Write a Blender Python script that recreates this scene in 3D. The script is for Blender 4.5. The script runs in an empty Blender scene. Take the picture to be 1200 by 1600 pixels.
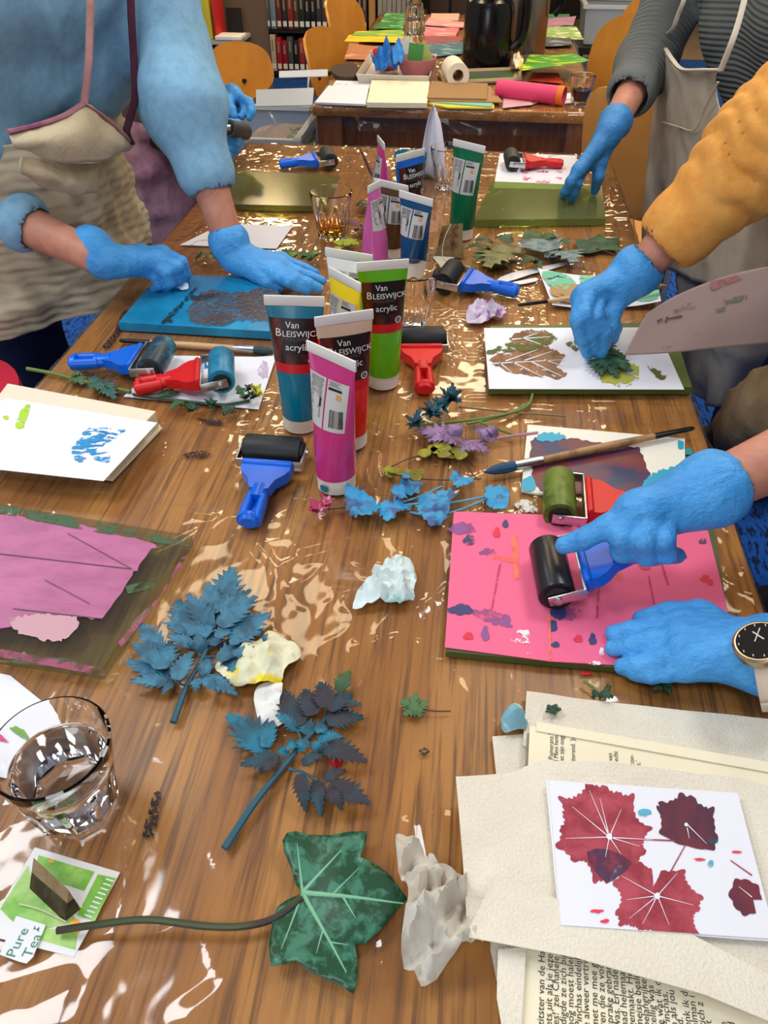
import bpy, bmesh, math, random
import numpy as np
from mathutils import Vector as V, Matrix
from mathutils.geometry import delaunay_2d_cdt
C = bpy.context.scene
random.seed(4)
# ---------------------------------------------------------------- camera
PITCH, YAW = math.radians(40.78), math.radians(6.76)
EYE = V((0, 0, 1.35))
cd = bpy.data.cameras.new('camera'); co = bpy.data.objects.new('camera', cd); C.collection.objects.link(co)
cd.sensor_fit = 'VERTICAL'; cd.sensor_height = 32.; cd.lens = 24.; cd.clip_start = .05
co.location = EYE; co.rotation_euler = (math.pi/2-PITCH, 0, YAW); C.camera = co
# ---------------------------------------------------------------- light and exposure
C.view_settings.view_transform = 'Standard'; C.view_settings.look = 'None'
C.view_settings.gamma = 1; C.view_settings.use_curve_mapping = False
C.view_settings.exposure = 0.2
C.cycles.transparent_max_bounces = 40; C.cycles.max_bounces = 10
wd = bpy.data.worlds.new('room_air'); C.world = wd; wd.use_nodes = True
wd.node_tree.nodes['Background'].inputs[0].default_value = (.62, .74, 1, 1)
wd.node_tree.nodes['Background'].inputs[1].default_value = .05
def lamp(x, y, z, sx, sy, w, col, rot=(0, 0, 0)):
    l = bpy.data.lights.new('ceiling_or_fill_lamp', 'AREA'); l.shape = 'RECTANGLE'; l.size = sx; l.size_y = sy; l.energy = w; l.color = col
    o = bpy.data.objects.new('ceiling_or_fill_lamp', l); C.collection.objects.link(o); o.location = (x, y, z); o.rotation_euler = rot; return o
cool, warm = (.93, .97, 1), (1, .74, .42)
for x, y, w in ((-1.3, .85, 19), (.9, 1.5, 19), (-.2, -.7, 15), (-2.3, .3, 15), (2.2, .6, 12), (-2.4, 2.4, 12), (2.3, 2.6, 14), (2.4, -.8, 8)):
    lamp(x, y, 2.9, .6, .6, w, cool)  # ceiling panels; the outer ones are added to lift the ambient light
lamp(-1.3, -2.35, 1.6, 2.4, 1.3, 30, (.82, .9, 1), (math.pi/2, 0, 0))  # cool fill light added behind the camera to brighten glasses and aprons
for x, y, w in ((.9, 2.6, 9), (-.9, 2.4, 9), (-.9, 3.6, 15), (.8, 3.6, 15), (0, 4.7, 12)):
    lamp(x, y, 2.9, .6, .6, w, (1, .8, .52))
for x, y in ((-1.5, 5.6), (.4, 5.2), (2.0, 5.6), (-.6, 7.2), (1.2, 7.4)):
    lamp(x, y, 2.3, .3, .3, 13, warm)
# ---------------------------------------------------------------- pixel to place
_cp, _sp = math.cos(PITCH), math.sin(PITCH)
FW = V((-math.sin(YAW)*_cp, math.cos(YAW)*_cp, -_sp)); RT = V((math.cos(YAW), math.sin(YAW), 0)); UP = RT.cross(FW)
def ray(px, py): return FW+RT*((px-600)/1200)+UP*((800-py)/1200)
Z0 = .7535
def P(px, py, z=Z0): d = ray(px, py); return EYE+d*((z-EYE.z)/d.z)
def PD(px, py, t): return EYE+ray(px, py)*t
def PX(px, py, x): d = ray(px, py); return EYE+d*((x-EYE.x)/d.x)
def PY(px, py, y): d = ray(px, py); return EYE+d*((y-EYE.y)/d.y)
# ---------------------------------------------------------------- noise, materials
def _h(ix, iy, iz, s):
    n = (ix*374761393+iy*668265263+iz*2147483647//7+s*1274126177) & 0x7fffffff
    n = ((n ^ (n >> 13))*1274126177) & 0x7fffffff
    return ((n ^ (n >> 16)) & 0xffff)/65535.
def vn(p, s=0):
    p = np.asarray(p, float); i = np.floor(p).astype(np.int64); f = p-i; f = f*f*(3-2*f); r = 0
    for a in (0, 1):
        for b in (0, 1):
            for c in (0, 1):
                w = (f[..., 0] if a else 1-f[..., 0])*(f[..., 1] if b else 1-f[..., 1])*(f[..., 2] if c else 1-f[..., 2])
                r = r+w*_h(i[..., 0]+a, i[..., 1]+b, i[..., 2]+c, s)
    return r
def fbm(p, o=3, s=0): p = np.asarray(p, float); return sum(vn(p*2**k, s+k)*.5**k for k in range(o))/(2-.5**(o-1))
def ridge(p, s=0): return 1-np.abs(2*fbm(p, 2, s)-1)*2
def facet(p, f, s=0, n=5):
    """flat crumple facets: folded triangle waves in random directions"""
    p = np.asarray(p, float); R = np.random.RandomState(s); r = 0
    p = p+.25/f*np.stack([vn(p*f*1.3, s+i) for i in (1, 2, 3)], -1)
    for i in range(n):
        d = R.normal(size=3); d /= np.linalg.norm(d); t = (p@d)*f*R.uniform(.7, 1.9)+R.uniform(); r = r+np.abs(t-np.floor(t)-.5)*2/n
    return r
def lin(c):
    return tuple((v/255/12.92 if v < 10.3 else ((v/255+.055)/1.055)**2.4) for v in c[:3])+(1,)
MATS = {}
def M(name, c=(200, 200, 200), r=.5, m=0, t=0, ior=1.45, spec=.5, a=1, n=None, b=None, e=0, coat=0, dash=None, sub=0):
    """n=(colour2, scale, lo, hi[, stretch xyz]) colour noise; b=(scale, strength[, stretch]) bump; dash=(scale, lo, hi[, stretch]) holes by noise"""
    if name in MATS: return MATS[name]
    mt = bpy.data.materials.new(name); MATS[name] = mt; mt.use_nodes = True; N = mt.node_tree.nodes; L = mt.node_tree.links
    p = N['Principled BSDF']; I = p.inputs
    I['Base Color'].default_value = lin(c); I['Roughness'].default_value = r; I['Metallic'].default_value = m
    I['Transmission Weight'].default_value = t; I['IOR'].default_value = ior; I['Alpha'].default_value = a
    I['Specular IOR Level'].default_value = spec; I['Coat Weight'].default_value = coat; I['Coat Roughness'].default_value = .08
    if sub: I['Subsurface Weight'].default_value = sub; I['Subsurface Radius'].default_value = (.01, .004, .002); I['Subsurface Scale'].default_value = .5
    if e: I['Emission Color'].default_value = lin(c); I['Emission Strength'].default_value = e
    tc = N.new('ShaderNodeTexCoord')
    def noise(sc, st, det=4):
        mp = N.new('ShaderNodeMapping'); mp.inputs['Scale'].default_value = st; L.new(tc.outputs['Object'], mp.inputs[0])
        q = N.new('ShaderNodeTexNoise'); q.inputs['Scale'].default_value = sc; q.inputs['Detail'].default_value = det
        q.inputs['Roughness'].default_value = .62; q.inputs['Distortion'].default_value = .35; L.new(mp.outputs[0], q.inputs[0]); return q
    def ramp(q, lo, hi):
        w = N.new('ShaderNodeMapRange'); w.inputs[1].default_value = lo; w.inputs[2].default_value = hi; L.new(q.outputs[0], w.inputs[0]); return w
    if n:
        w = ramp(noise(n[1], n[4] if len(n) > 4 else (1, 1, 1)), n[2], n[3])
        x = N.new('ShaderNodeMix'); x.data_type = 'RGBA'; x.inputs[6].default_value = lin(c); x.inputs[7].default_value = lin(n[0])
        L.new(w.outputs[0], x.inputs[0]); L.new(x.outputs[2], I['Base Color'])
    if b:
        q = noise(b[0], b[2] if len(b) > 2 else (1, 1, 1)); u = N.new('ShaderNodeBump'); u.inputs['Strength'].default_value = b[1]; u.inputs['Distance'].default_value = .004
        L.new(q.outputs[0], u.inputs['Height']); L.new(u.outputs[0], I['Normal'])
    if dash:
        w = ramp(noise(dash[0], dash[3] if len(dash) > 3 else (1, 1, 1), 5), dash[1], dash[2]); L.new(w.outputs[0], I['Alpha'])
    return mt
def clear(name, tint=(255, 255, 255), r=.04, ior=1.5, haze=0., hc=(230, 235, 240), b=None, gain=1.):
    """thin clear sheet: lets light straight through, mirrors by Fresnel, with a little milky haze"""
    if name in MATS: return MATS[name]
    mt = bpy.data.materials.new(name); MATS[name] = mt; mt.use_nodes = True; N = mt.node_tree.nodes; L = mt.node_tree.links
    N.remove(N['Principled BSDF']); out = N['Material Output']
    t = N.new('ShaderNodeBsdfTransparent'); t.inputs[0].default_value = lin(tint); g = N.new('ShaderNodeBsdfGlossy'); g.inputs['Roughness'].default_value = r
    d = N.new('ShaderNodeBsdfDiffuse'); d.inputs[0].default_value = lin(hc); x0 = N.new('ShaderNodeMixShader'); x0.inputs[0].default_value = haze
    f = N.new('ShaderNodeFresnel'); x = N.new('ShaderNodeMixShader')
    ge = N.new('ShaderNodeNewGeometry'); im = N.new('ShaderNodeMapRange'); im.inputs[3].default_value = ior; im.inputs[4].default_value = 1/ior; L.new(ge.outputs['Backfacing'], im.inputs[0]); L.new(im.outputs[0], f.inputs[0])  # same mirror strength on both faces of the sheet
    k = N.new('ShaderNodeMath'); k.operation = 'MULTIPLY'; k.use_clamp = True; k.inputs[1].default_value = gain; L.new(f.outputs[0], k.inputs[0])
    L.new(t.outputs[0], x0.inputs[1]); L.new(d.outputs[0], x0.inputs[2]); L.new(k.outputs[0], x.inputs[0]); L.new(x0.outputs[0], x.inputs[1]); L.new(g.outputs[0], x.inputs[2])
    L.new(x.outputs[0], out.inputs[0])
    if b:
        tc = N.new('ShaderNodeTexCoord'); q = N.new('ShaderNodeTexNoise'); q.inputs['Scale'].default_value = b[0]; q.inputs['Detail'].default_value = 3; L.new(tc.outputs['Object'], q.inputs[0])
        u = N.new('ShaderNodeBump'); u.inputs['Strength'].default_value = b[1]; u.inputs['Distance'].default_value = .003; L.new(q.outputs[0], u.inputs['Height']); L.new(u.outputs[0], g.inputs['Normal']); L.new(u.outputs[0], f.inputs['Normal'])
    return mt
# ---------------------------------------------------------------- mesh building
RM = {}
def tag(o, label=None, cat=None, group=None, kind=None):
    for k, v in (('label', label), ('category', cat), ('group', group), ('kind', kind)):
        if v: o[k] = v
    return o
def T(name, label, cat, loc=(0, 0, 0), rz=0, group=None, mtx=None):
    o = bpy.data.objects.new(name, None); C.collection.objects.link(o); o.empty_display_size = .05
    m = mtx if mtx is not None else Matrix.Translation(V(loc)) @ Matrix.Rotation(rz, 4, 'Z')
    o.matrix_world = m; RM[o] = m; return tag(o, label, cat, group)
def basis(o, y, up=(0, 0, 1)):
    y = V(y).normalized(); x = y.cross(V(up)).normalized(); z = x.cross(y)
    m = Matrix((x, y, z)).transposed().to_4x4(); m.translation = V(o); return m
class G:
    def __init__(s): s.v = []; s.f = []; s.fm = []; s.mi = 0
    def add(s, vs, fs, m=None):
        k = len(s.v); s.v += [tuple(m @ V(q)) if m else tuple(q) for q in vs]; s.f += [tuple(i+k for i in f) for f in fs]; s.fm += [s.mi]*len(fs); return s
    def box(s, c, d, m=None, b=0, ry=None):
        x, y, z = (k/2 for k in d)
        if b:
            bm = bmesh.new(); bmesh.ops.create_cube(bm, size=1); bmesh.ops.scale(bm, vec=d, verts=bm.verts)
            bmesh.ops.bevel(bm, geom=bm.edges[:], offset=b, segments=2, affect='EDGES', profile=.5)
            bm.verts.index_update(); vs = [v.co+V(c) for v in bm.verts]; fs = [[v.index for v in f.verts] for f in bm.faces]; bm.free()
        else:
            vs = [(c[0]+i*x, c[1]+j*y, c[2]+k*z) for i in (-1, 1) for j in (-1, 1) for k in (-1, 1)]
            fs = [(0, 1, 3, 2), (4, 6, 7, 5), (0, 4, 5, 1), (2, 3, 7, 6), (0, 2, 6, 4), (1, 5, 7, 3)]
        return s.add(vs, fs, m)
    def tube(s, pts, r, n=10, m=None, cap=True, flat=1.):
        pts = [V(p) for p in pts]; k = len(pts); rs = r if isinstance(r, (list, tuple)) else [r]*k; vs = []; up = None
        for i, p in enumerate(pts):
            d = (pts[min(i+1, k-1)]-pts[max(i-1, 0)]).normalized()
            if up is None: up = V((0, 0, 1)) if abs(d.z) < .9 else V((0, 1, 0))
            x = d.cross(up).normalized(); up = x.cross(d).normalized()
            vs += [p+x*math.cos(2*math.pi*j/n)*rs[i]+up*math.sin(2*math.pi*j/n)*rs[i]*flat for j in range(n)]
        fs = [(i*n+j, i*n+(j+1) % n, (i+1)*n+(j+1) % n, (i+1)*n+j) for i in range(k-1) for j in range(n)]
        if cap: fs += [tuple(range(n-1, -1, -1)), tuple(range((k-1)*n, k*n))]
        return s.add(vs, fs, m)
    def lathe(s, prof, n=32, m=None, facet=None, closed=False):
        vs = []
        for q in prof:
            for j in range(n):
                a = 2*math.pi*j/n; rr = q[0]*(facet(a, q[1]) if facet else 1); vs.append((rr*math.cos(a), rr*math.sin(a), q[1]))
        k = len(prof); fs = [(i*n+j, i*n+(j+1) % n, (i+1)*n+(j+1) % n, (i+1)*n+j) for i in range(k-1) for j in range(n)]
        if closed: fs += [((k-1)*n+j, (k-1)*n+(j+1) % n, (j+1) % n, j) for j in range(n)]
        else: fs += [tuple(range(n-1, -1, -1)), tuple(range((k-1)*n, k*n))]
        return s.add(vs, fs, m)
    def prism(s, poly, z0, z1, m=None):
        n = len(poly); A = sum(poly[i][0]*poly[(i+1) % n][1]-poly[(i+1) % n][0]*poly[i][1] for i in range(n))
        if A < 0: poly = poly[::-1]
        vs = [(x, y, z0) for x, y in poly]+[(x, y, z1) for x, y in poly]
        return s.add(vs, [tuple(range(n-1, -1, -1)), tuple(range(n, 2*n))]+[(i, (i+1) % n, n+(i+1) % n, n+i) for i in range(n)], m)
    def grid(s, f, nu, nv, th=0, m=None):
        q = [[V(f(i/(nu-1), j/(nv-1))) for j in range(nv)] for i in range(nu)]
        return s.sheet(q, th, m)
    def sheet(s, q, th=0, m=None):
        nu, nv = len(q), len(q[0]); vs = [p for r in q for p in r]
        fs = [(i*nv+j, (i+1)*nv+j, (i+1)*nv+j+1, i*nv+j+1) for i in range(nu-1) for j in range(nv-1)]
        if th:
            nr = []
            for i in range(nu):
                for j in range(nv):
                    a = q[min(i+1, nu-1)][j]-q[max(i-1, 0)][j]; b = q[i][min(j+1, nv-1)]-q[i][max(j-1, 0)]; nr.append(a.cross(b).normalized())
            k = len(vs); vs = vs+[p-n*th for p, n in zip(vs, nr)]
            fs = fs+[tuple(i+k for i in f[::-1]) for f in fs]
            rim = [i*nv for i in range(nu)]+[(nu-1)*nv+j for j in range(1, nv)]+[i*nv+nv-1 for i in range(nu-2, -1, -1)]+[j for j in range(nv-2, 0, -1)]
            fs += [(rim[(i+1) % len(rim)], rim[i], rim[i]+k, rim[(i+1) % len(rim)]+k) for i in range(len(rim))]
        return s.add(vs, fs, m)
    def obj(s, name, mat, parent=None, w=False, sm=35, origin=None):
        vs = s.v
        if parent is not None and w:
            inv = RM[parent].inverted(); vs = [inv @ V(v) for v in vs]
        loc = None
        if parent is None:
            a = np.array(vs); loc = V((*((a.min(0)+a.max(0))/2)[:2], a.min(0)[2])) if origin is None else V(origin); vs = [tuple(V(v)-loc) for v in vs]
        me = bpy.data.meshes.new(name); me.from_pydata([tuple(v) for v in vs], [], s.f); me.update()
        for mm in (mat if isinstance(mat, list) else [mat]): me.materials.append(mm)
        if isinstance(mat, list): me.polygons.foreach_set('material_index', s.fm)
        o = bpy.data.objects.new(name, me); C.collection.objects.link(o)
        if sm:
            me.shade_smooth()
            if sm < 180: me.set_sharp_from_angle(angle=math.radians(sm))
        if parent is not None: o.parent = parent; RM[o] = RM[parent]
        else: o.location = loc; RM[o] = Matrix.Translation(loc)
        return o
def crom(pts, n, closed=False):
    pts = [V(p) for p in pts]; k = len(pts); out = []
    segs = k if closed else k-1
    for i in range(segs):
        g = (lambda j: pts[j % k]) if closed else (lambda j: pts[max(0, min(k-1, j))])
        a, b, c, d = g(i-1), g(i), g(i+1), g(i+2)
        for j in range(n):
            t = j/n; out.append(.5*((2*b)+(c-a)*t+(2*a-5*b+4*c-d)*t*t+(3*b-a-3*c+d)*t**3))
    if not closed: out.append(pts[-1])
    return out
def loft(rows, nu=6, nv=6, th=.003, disp=None):
    """smooth sheet through a small grid of control points"""
    cols = [crom(r, nv) for r in rows]
    q = list(zip(*[crom([c[j] for c in cols], nu) for j in range(len(cols[0]))]))
    q = [list(r) for r in q]
    if disp:
        a = np.array([[tuple(p) for p in r] for r in q]); d = disp(a)
        nu_, nv_ = len(q), len(q[0])
        for i in range(nu_):
            for j in range(nv_):
                u = V(a[min(i+1, nu_-1), j]-a[max(i-1, 0), j]); w = V(a[i, min(j+1, nv_-1)]-a[i, max(j-1, 0)]); q[i][j] = V(a[i, j])+u.cross(w).normalized()*float(d[i, j])
    g = G(); g.sheet(q, th); return g
def patch(out, h=None, step=.006, th=.0006, sm=0, z=Z0, g=None):
    """filled outline (pixel points on the level z, or world points) raised by h(x,y)"""
    pts = [P(p[0], p[1], z) if len(p) == 2 else V(p) for p in out]
    if sm: pts = crom(pts, sm, True)
    pts = [V((p.x, p.y)) for p in pts]; b = []
    for i, p in enumerate(pts):
        q = pts[(i+1) % len(pts)]; k = max(1, int((q-p).length/(step*1.2)))
        b += [p+(q-p)*(j/k) for j in range(k)]
    nb = len(b); xs = [p.x for p in b]; ys = [p.y for p in b]; ins = []
    bx = np.array([[p.x, p.y] for p in b])
    X, Y = np.meshgrid(np.arange(min(xs), max(xs), step), np.arange(min(ys), max(ys), step)); 
    if X.size and X.size < 60000:
        X = X.ravel()+np.random.RandomState(1).uniform(-.3, .3, X.size)*step; Y = Y.ravel()+np.random.RandomState(2).uniform(-.3, .3, Y.size)*step
        c = np.zeros(X.size, bool); j = nb-1
        for i in range(nb):
            (x1, y1), (x2, y2) = bx[i], bx[j]
            if y1 != y2: c ^= ((y1 > Y) != (y2 > Y)) & (X < (x2-x1)*(Y-y1)/(y2-y1)+x1)
            j = i
        if c.any():
            X, Y = X[c], Y[c]; dm = np.full(X.size, 9.)
            for q in bx: dm = np.minimum(dm, (X-q[0])**2+(Y-q[1])**2)
            ok = dm > (step*.55)**2; ins = [V((x, y)) for x, y in zip(X[ok], Y[ok])]
    r = delaunay_2d_cdt(b+ins, [], [list(range(nb))], 1, 1e-7)
    vs, fs = r[0], r[2]
    xy = np.array([[v.x, v.y] for v in vs]); hz = h(xy[:, 0], xy[:, 1]) if h else np.zeros(len(xy))
    g = g or G(); top = [(v.x, v.y, z+float(q)) for v, q in zip(vs, hz)]
    fs = [tuple(f) if (vs[f[1]]-vs[f[0]]).cross(vs[f[2]]-vs[f[0]]) > 0 else tuple(f[::-1]) for f in fs]
    if th:
        k = len(top); ed = {}
        for f in fs:
            for i in range(3): ed[(f[i], f[(i+1) % 3])] = 1
        rim = [e for e in ed if (e[1], e[0]) not in ed]
        g.add([(x, y, q+th) for x, y, q in top]+top, fs+[tuple(i+k for i in f[::-1]) for f in fs]+[(a+k, b_+k, b_, a) for a, b_ in rim])
    else: g.add(top, fs)
    return g
def blob(cx, cy, rx, ry, n=14, jit=.15, rot=0, seed=1):
    R = random.Random(seed); o = []
    for i in range(n):
        a = 2*math.pi*i/n; k = 1+R.uniform(-jit, jit); x, y = rx*k*math.cos(a), ry*k*math.sin(a)
        o.append((cx+x*math.cos(rot)-y*math.sin(rot), cy+x*math.sin(rot)+y*math.cos(rot)))
    return o
_tx = {}
def text(s, size, align='LEFT'):
    if s not in _tx:
        c = bpy.data.curves.new('lettering', 'FONT'); c.body = s; c.size = 1; c.resolution_u = 2; o = bpy.data.objects.new('lettering', c)
        me = bpy.data.meshes.new_from_object(o); _tx[s] = ([tuple(v.co) for v in me.vertices], [tuple(p.vertices) for p in me.polygons])
        bpy.data.objects.remove(o); bpy.data.meshes.remove(me)
    vs, fs = _tx[s]; w = max([v[0] for v in vs] or [0])
    dx = {'LEFT': 0, 'CENTER': w/2, 'RIGHT': w}[align]
    return [((v[0]-dx)*size, v[1]*size, 0) for v in vs], fs
# ---------------------------------------------------------------- blended solids (people, hands, cloth)
def RC(a, b, ra, rb, k=.01): return ('rc', V(a), V(b), ra, rb, k)
def EL(c, r, k=.02, R=None): return ('el', V(c), V(r), R, k)
def chain(pts, rs, k=.01): return [RC(pts[i], pts[i+1], rs[i], rs[i+1], k) for i in range(len(pts)-1)]
def blend(name, prims, h, mat, parent=None, disp=None, cuts=(), grow=0, attr=False):
    lo = np.full(3, 9e9); hi = -lo
    for p in prims:
        for c in ((p[1], p[2]) if p[0] == 'rc' else (p[1],)):
            r = max(p[3], p[4]) if p[0] == 'rc' else max(p[2]); lo = np.minimum(lo, np.array(c)-r); hi = np.maximum(hi, np.array(c)+r)
    lo -= grow+.012+2*h; hi += grow+.012+2*h; n = np.ceil((hi-lo)/h).astype(int)+1
    ax = [lo[i]+h*np.arange(n[i]) for i in range(3)]; D = np.full(n, 1., np.float32); S = np.zeros(n, np.float32) if attr else None
    for ip, p in enumerate(prims):
        cs = (p[1], p[2]) if p[0] == 'rc' else (p[1],); r = (max(p[3], p[4]) if p[0] == 'rc' else max(p[2]))+grow+.03+2*p[-1] if p[0] == 'rc' else max(p[2])+grow+.05
        a = np.min([tuple(c) for c in cs], 0)-r; b = np.max([tuple(c) for c in cs], 0)+r
        i0 = np.clip(((a-lo)/h).astype(int), 0, n); i1 = np.clip(((b-lo)/h).astype(int)+2, 0, n); sl = tuple(slice(x, y) for x, y in zip(i0, i1))
        X = ax[0][sl[0]][:, None, None]; Y = ax[1][sl[1]][None, :, None]; Z = ax[2][sl[2]][None, None, :]
        if p[0] == 'rc':
            _, A, B, ra, rb, k = p; d = B-A; L2 = max(d.length_squared, 1e-9)
            t = np.clip(((X-A.x)*d.x+(Y-A.y)*d.y+(Z-A.z)*d.z)/L2, 0, 1)
            f = np.sqrt((X-A.x-t*d.x)**2+(Y-A.y-t*d.y)**2+(Z-A.z-t*d.z)**2)-(ra+t*(rb-ra))-grow
        else:
            _, c, r_, R, k = p; x, y, z = X-c.x, Y-c.y, Z-c.z
            if R is not None: x, y, z = (R[0][0]*x+R[1][0]*y+R[2][0]*z, R[0][1]*x+R[1][1]*y+R[2][1]*z, R[0][2]*x+R[1][2]*y+R[2][2]*z)
            a_, b_, c_ = r_[0]+grow, r_[1]+grow, r_[2]+grow
            k0 = np.sqrt((x/a_)**2+(y/b_)**2+(z/c_)**2); k1 = np.sqrt((x/a_**2)**2+(y/b_**2)**2+(z/c_**2)**2)+1e-9; f = k0*(k0-1)/k1
        o = D[sl]
        if attr and p[0] == 'rc' and ip >= attr: S[sl] = np.where(f < o, t*math.sqrt(L2)+sum((q[2]-q[1]).length for q in prims[attr:ip]), S[sl])
        hh = np.maximum(k-np.abs(o-f), 0)/max(k, 1e-6); D[sl] = np.minimum(o, f)-hh*hh*k*.25
    for p in cuts:
        A, B, ra, rb = p; d = B-A; L2 = d.length_squared
        X, Y, Z = ax[0][:, None, None], ax[1][None, :, None], ax[2][None, None, :]
        t = np.clip(((X-A.x)*d.x+(Y-A.y)*d.y+(Z-A.z)*d.z)/L2, 0, 1)
        D = np.maximum(D, -(np.sqrt((X-A.x-t*d.x)**2+(Y-A.y-t*d.y)**2+(Z-A.z-t*d.z)**2)-(ra+t*(rb-ra))))
    if disp is not None:
        near = np.abs(D) < .03; idx = np.argwhere(near); D[near] -= disp(lo+idx*h).astype(np.float32)
    I = D < 0; c = n-1; acc = np.zeros((*c, 3)); cnt = np.zeros(c)
    cr = [(0, 0, 0), (1, 0, 0), (0, 1, 0), (1, 1, 0), (0, 0, 1), (1, 0, 1), (0, 1, 1), (1, 1, 1)]
    sub = lambda A_, q: A_[q[0]:c[0]+q[0], q[1]:c[1]+q[1], q[2]:c[2]+q[2]]
    for i in range(8):
        for j in range(i+1, 8):
            if sum(abs(x-y) for x, y in zip(cr[i], cr[j])) != 1: continue
            a, b = sub(D, cr[i]), sub(D, cr[j]); m_ = (a < 0) != (b < 0)
            if not m_.any(): continue
            t = a[m_]/(a[m_]-b[m_]); acc[m_] += np.array(cr[i])+t[:, None]*(np.array(cr[j])-np.array(cr[i])); cnt[m_] += 1
    act = cnt > 0; vid = np.full(c, -1, np.int64); vid[act] = np.arange(act.sum()); pos = (np.argwhere(act)+acc[act]/cnt[act][:, None])*h+lo
    fs = []
    for axn in range(3):
        s0 = [slice(1, c[i]) for i in range(3)]; s0[axn] = slice(0, c[axn]); s1 = list(s0); s1[axn] = slice(1, c[axn]+1)
        a, b = I[tuple(s0)], I[tuple(s1)]; e = np.argwhere(a != b); e = e+np.array([0 if i == axn else 1 for i in range(3)]); ins = I[tuple(e.T)]
        u, w = [(1, 2), (2, 0), (0, 1)][axn]; du = np.eye(3, dtype=int)[u]; dw = np.eye(3, dtype=int)[w]
        q = np.stack([vid[tuple((e-du-dw).T)], vid[tuple((e-dw).T)], vid[tuple(e.T)], vid[tuple((e-du).T)]], 1); q[~ins] = q[~ins][:, ::-1]; fs.append(q)
    fs = np.concatenate(fs); fs = fs[(fs >= 0).all(1)]
    # a light relax so the cells leave no steps
    e = np.concatenate([fs[:, [i, (i+1) % 4]] for i in range(4)]); nv = len(pos)
    for _ in range(2):
        sm = np.zeros_like(pos); np.add.at(sm, e[:, 0], pos[e[:, 1]]); ct = np.bincount(e[:, 0], minlength=nv)[:, None]; pos = np.where(ct > 0, .5*pos+.5*sm/np.maximum(ct, 1), pos)
    g = G(); g.v = [tuple(p) for p in pos.tolist()]; g.f = [tuple(f) for f in fs.tolist()]; g.fm = [0]*len(g.f)
    o = g.obj(name, mat, parent, w=True, sm=180, origin=(V(((lo[0]+hi[0])/2, (lo[1]+hi[1])/2, lo[2])) if parent is None else None))
    if attr:
        at = o.data.attributes.new('rib', 'FLOAT', 'POINT'); at.data.foreach_set('value', S[:-1, :-1, :-1][act].astype(np.float32))
    return o
# ---------------------------------------------------------------- structure
def struct(name, g, mat): return tag(g.obj(name, mat, sm=0), kind='structure')
carpet = M('blue_carpet', (10, 84, 170), .95, n=((6, 22, 60), 60, .52, .56, (1.6, .42, 1)), b=(300, .4))
struct('floor', G().box((-.1, 2.6, -.05), (7, 10.2, .1)), carpet)
struct('floor.001', G().box((-.1, 8.95, -.05), (7, 2.5, .1)), M('beige_vinyl', (150, 132, 108), .45, n=((136, 116, 92), 6, .3, .7)))
plaster = M('plaster', (196, 186, 170), .9)
struct('wall_left', G().box((-3.65, 3.85, 1.45), (.1, 12.7, 3.0)), plaster)
struct('wall_right', G().box((3.45, 3.85, 1.45), (.1, 12.7, 3.0)), plaster)
struct('wall_back', G().box((-.1, 10.25, 1.45), (7.2, .1, 3.0)), M('back_wall', (176, 168, 152), .85))
struct('wall_front', G().box((-.1, -2.55, 1.45), (7.2, .1, 3.0)), plaster)
struct('ceiling', G().box((-.1, 3.85, 3.0), (7.2, 12.9, .1)), M('ceiling_white', (214, 212, 206), .9))
struct('baseboard_back', G().box((-.1, 10.18, .08), (7, .03, .16)), M('dark_base', (30, 26, 24), .6))
# ---------------------------------------------------------------- tables and film
def oak(name, a, b, c):
    mt = M(name, a, .38, coat=.0); N = mt.node_tree.nodes; L = mt.node_tree.links; p = N['Principled BSDF']
    tc = N['Texture Coordinate']
    def ns(sc, st, det, dis):
        mp = N.new('ShaderNodeMapping'); mp.inputs['Scale'].default_value = st; L.new(tc.outputs['Object'], mp.inputs[0])
        q = N.new('ShaderNodeTexNoise'); q.inputs['Scale'].default_value = sc; q.inputs['Detail'].default_value = det; q.inputs['Distortion'].default_value = dis; L.new(mp.outputs[0], q.inputs[0]); return q
    q1 = ns(1.6, (5, .7, 5), 3, .6); w = N.new('ShaderNodeMath'); w.operation = 'MULTIPLY'; w.inputs[1].default_value = 26; L.new(q1.outputs[0], w.inputs[0])
    s = N.new('ShaderNodeMath'); s.operation = 'SINE'; L.new(w.outputs[0], s.inputs[0])
    s2 = N.new('ShaderNodeMapRange'); s2.inputs[1].default_value = -1; s2.inputs[2].default_value = 1; L.new(s.outputs[0], s2.inputs[0])
    q2 = ns(1, (230, 9, 230), 3, .2); q3 = ns(2.2, (1.2, .5, 1), 2, .3)
    m1 = N.new('ShaderNodeMix'); m1.data_type = 'RGBA'; m1.inputs[6].default_value = lin(a); m1.inputs[7].default_value = lin(b); L.new(s2.outputs[0], m1.inputs[0])
    r2 = N.new('ShaderNodeMapRange'); r2.inputs[1].default_value = .47; r2.inputs[2].default_value = .68; L.new(q2.outputs[0], r2.inputs[0])
    m2 = N.new('ShaderNodeMix'); m2.data_type = 'RGBA'; m2.inputs[7].default_value = lin(c); L.new(m1.outputs[2], m2.inputs[6]); L.new(r2.outputs[0], m2.inputs[0])
    m3 = N.new('ShaderNodeMix'); m3.data_type = 'RGBA'; m3.blend_type = 'MULTIPLY'; m3.inputs[0].default_value = .5; m3.inputs[7].default_value = (.6, .56, .5, 1)
    r3 = N.new('ShaderNodeMapRange'); r3.inputs[1].default_value = .42; r3.inputs[2].default_value = .7; r3.inputs[4].default_value = .55; L.new(q3.outputs[0], r3.inputs[0]); L.new(r3.outputs[0], m3.inputs[0])
    L.new(m2.outputs[2], m3.inputs[6]); L.new(m3.outputs[2], p.inputs['Base Color']); return mt
oakm = oak('oak_veneer', (182, 128, 62), (158, 103, 42), (116, 74, 32))
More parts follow.
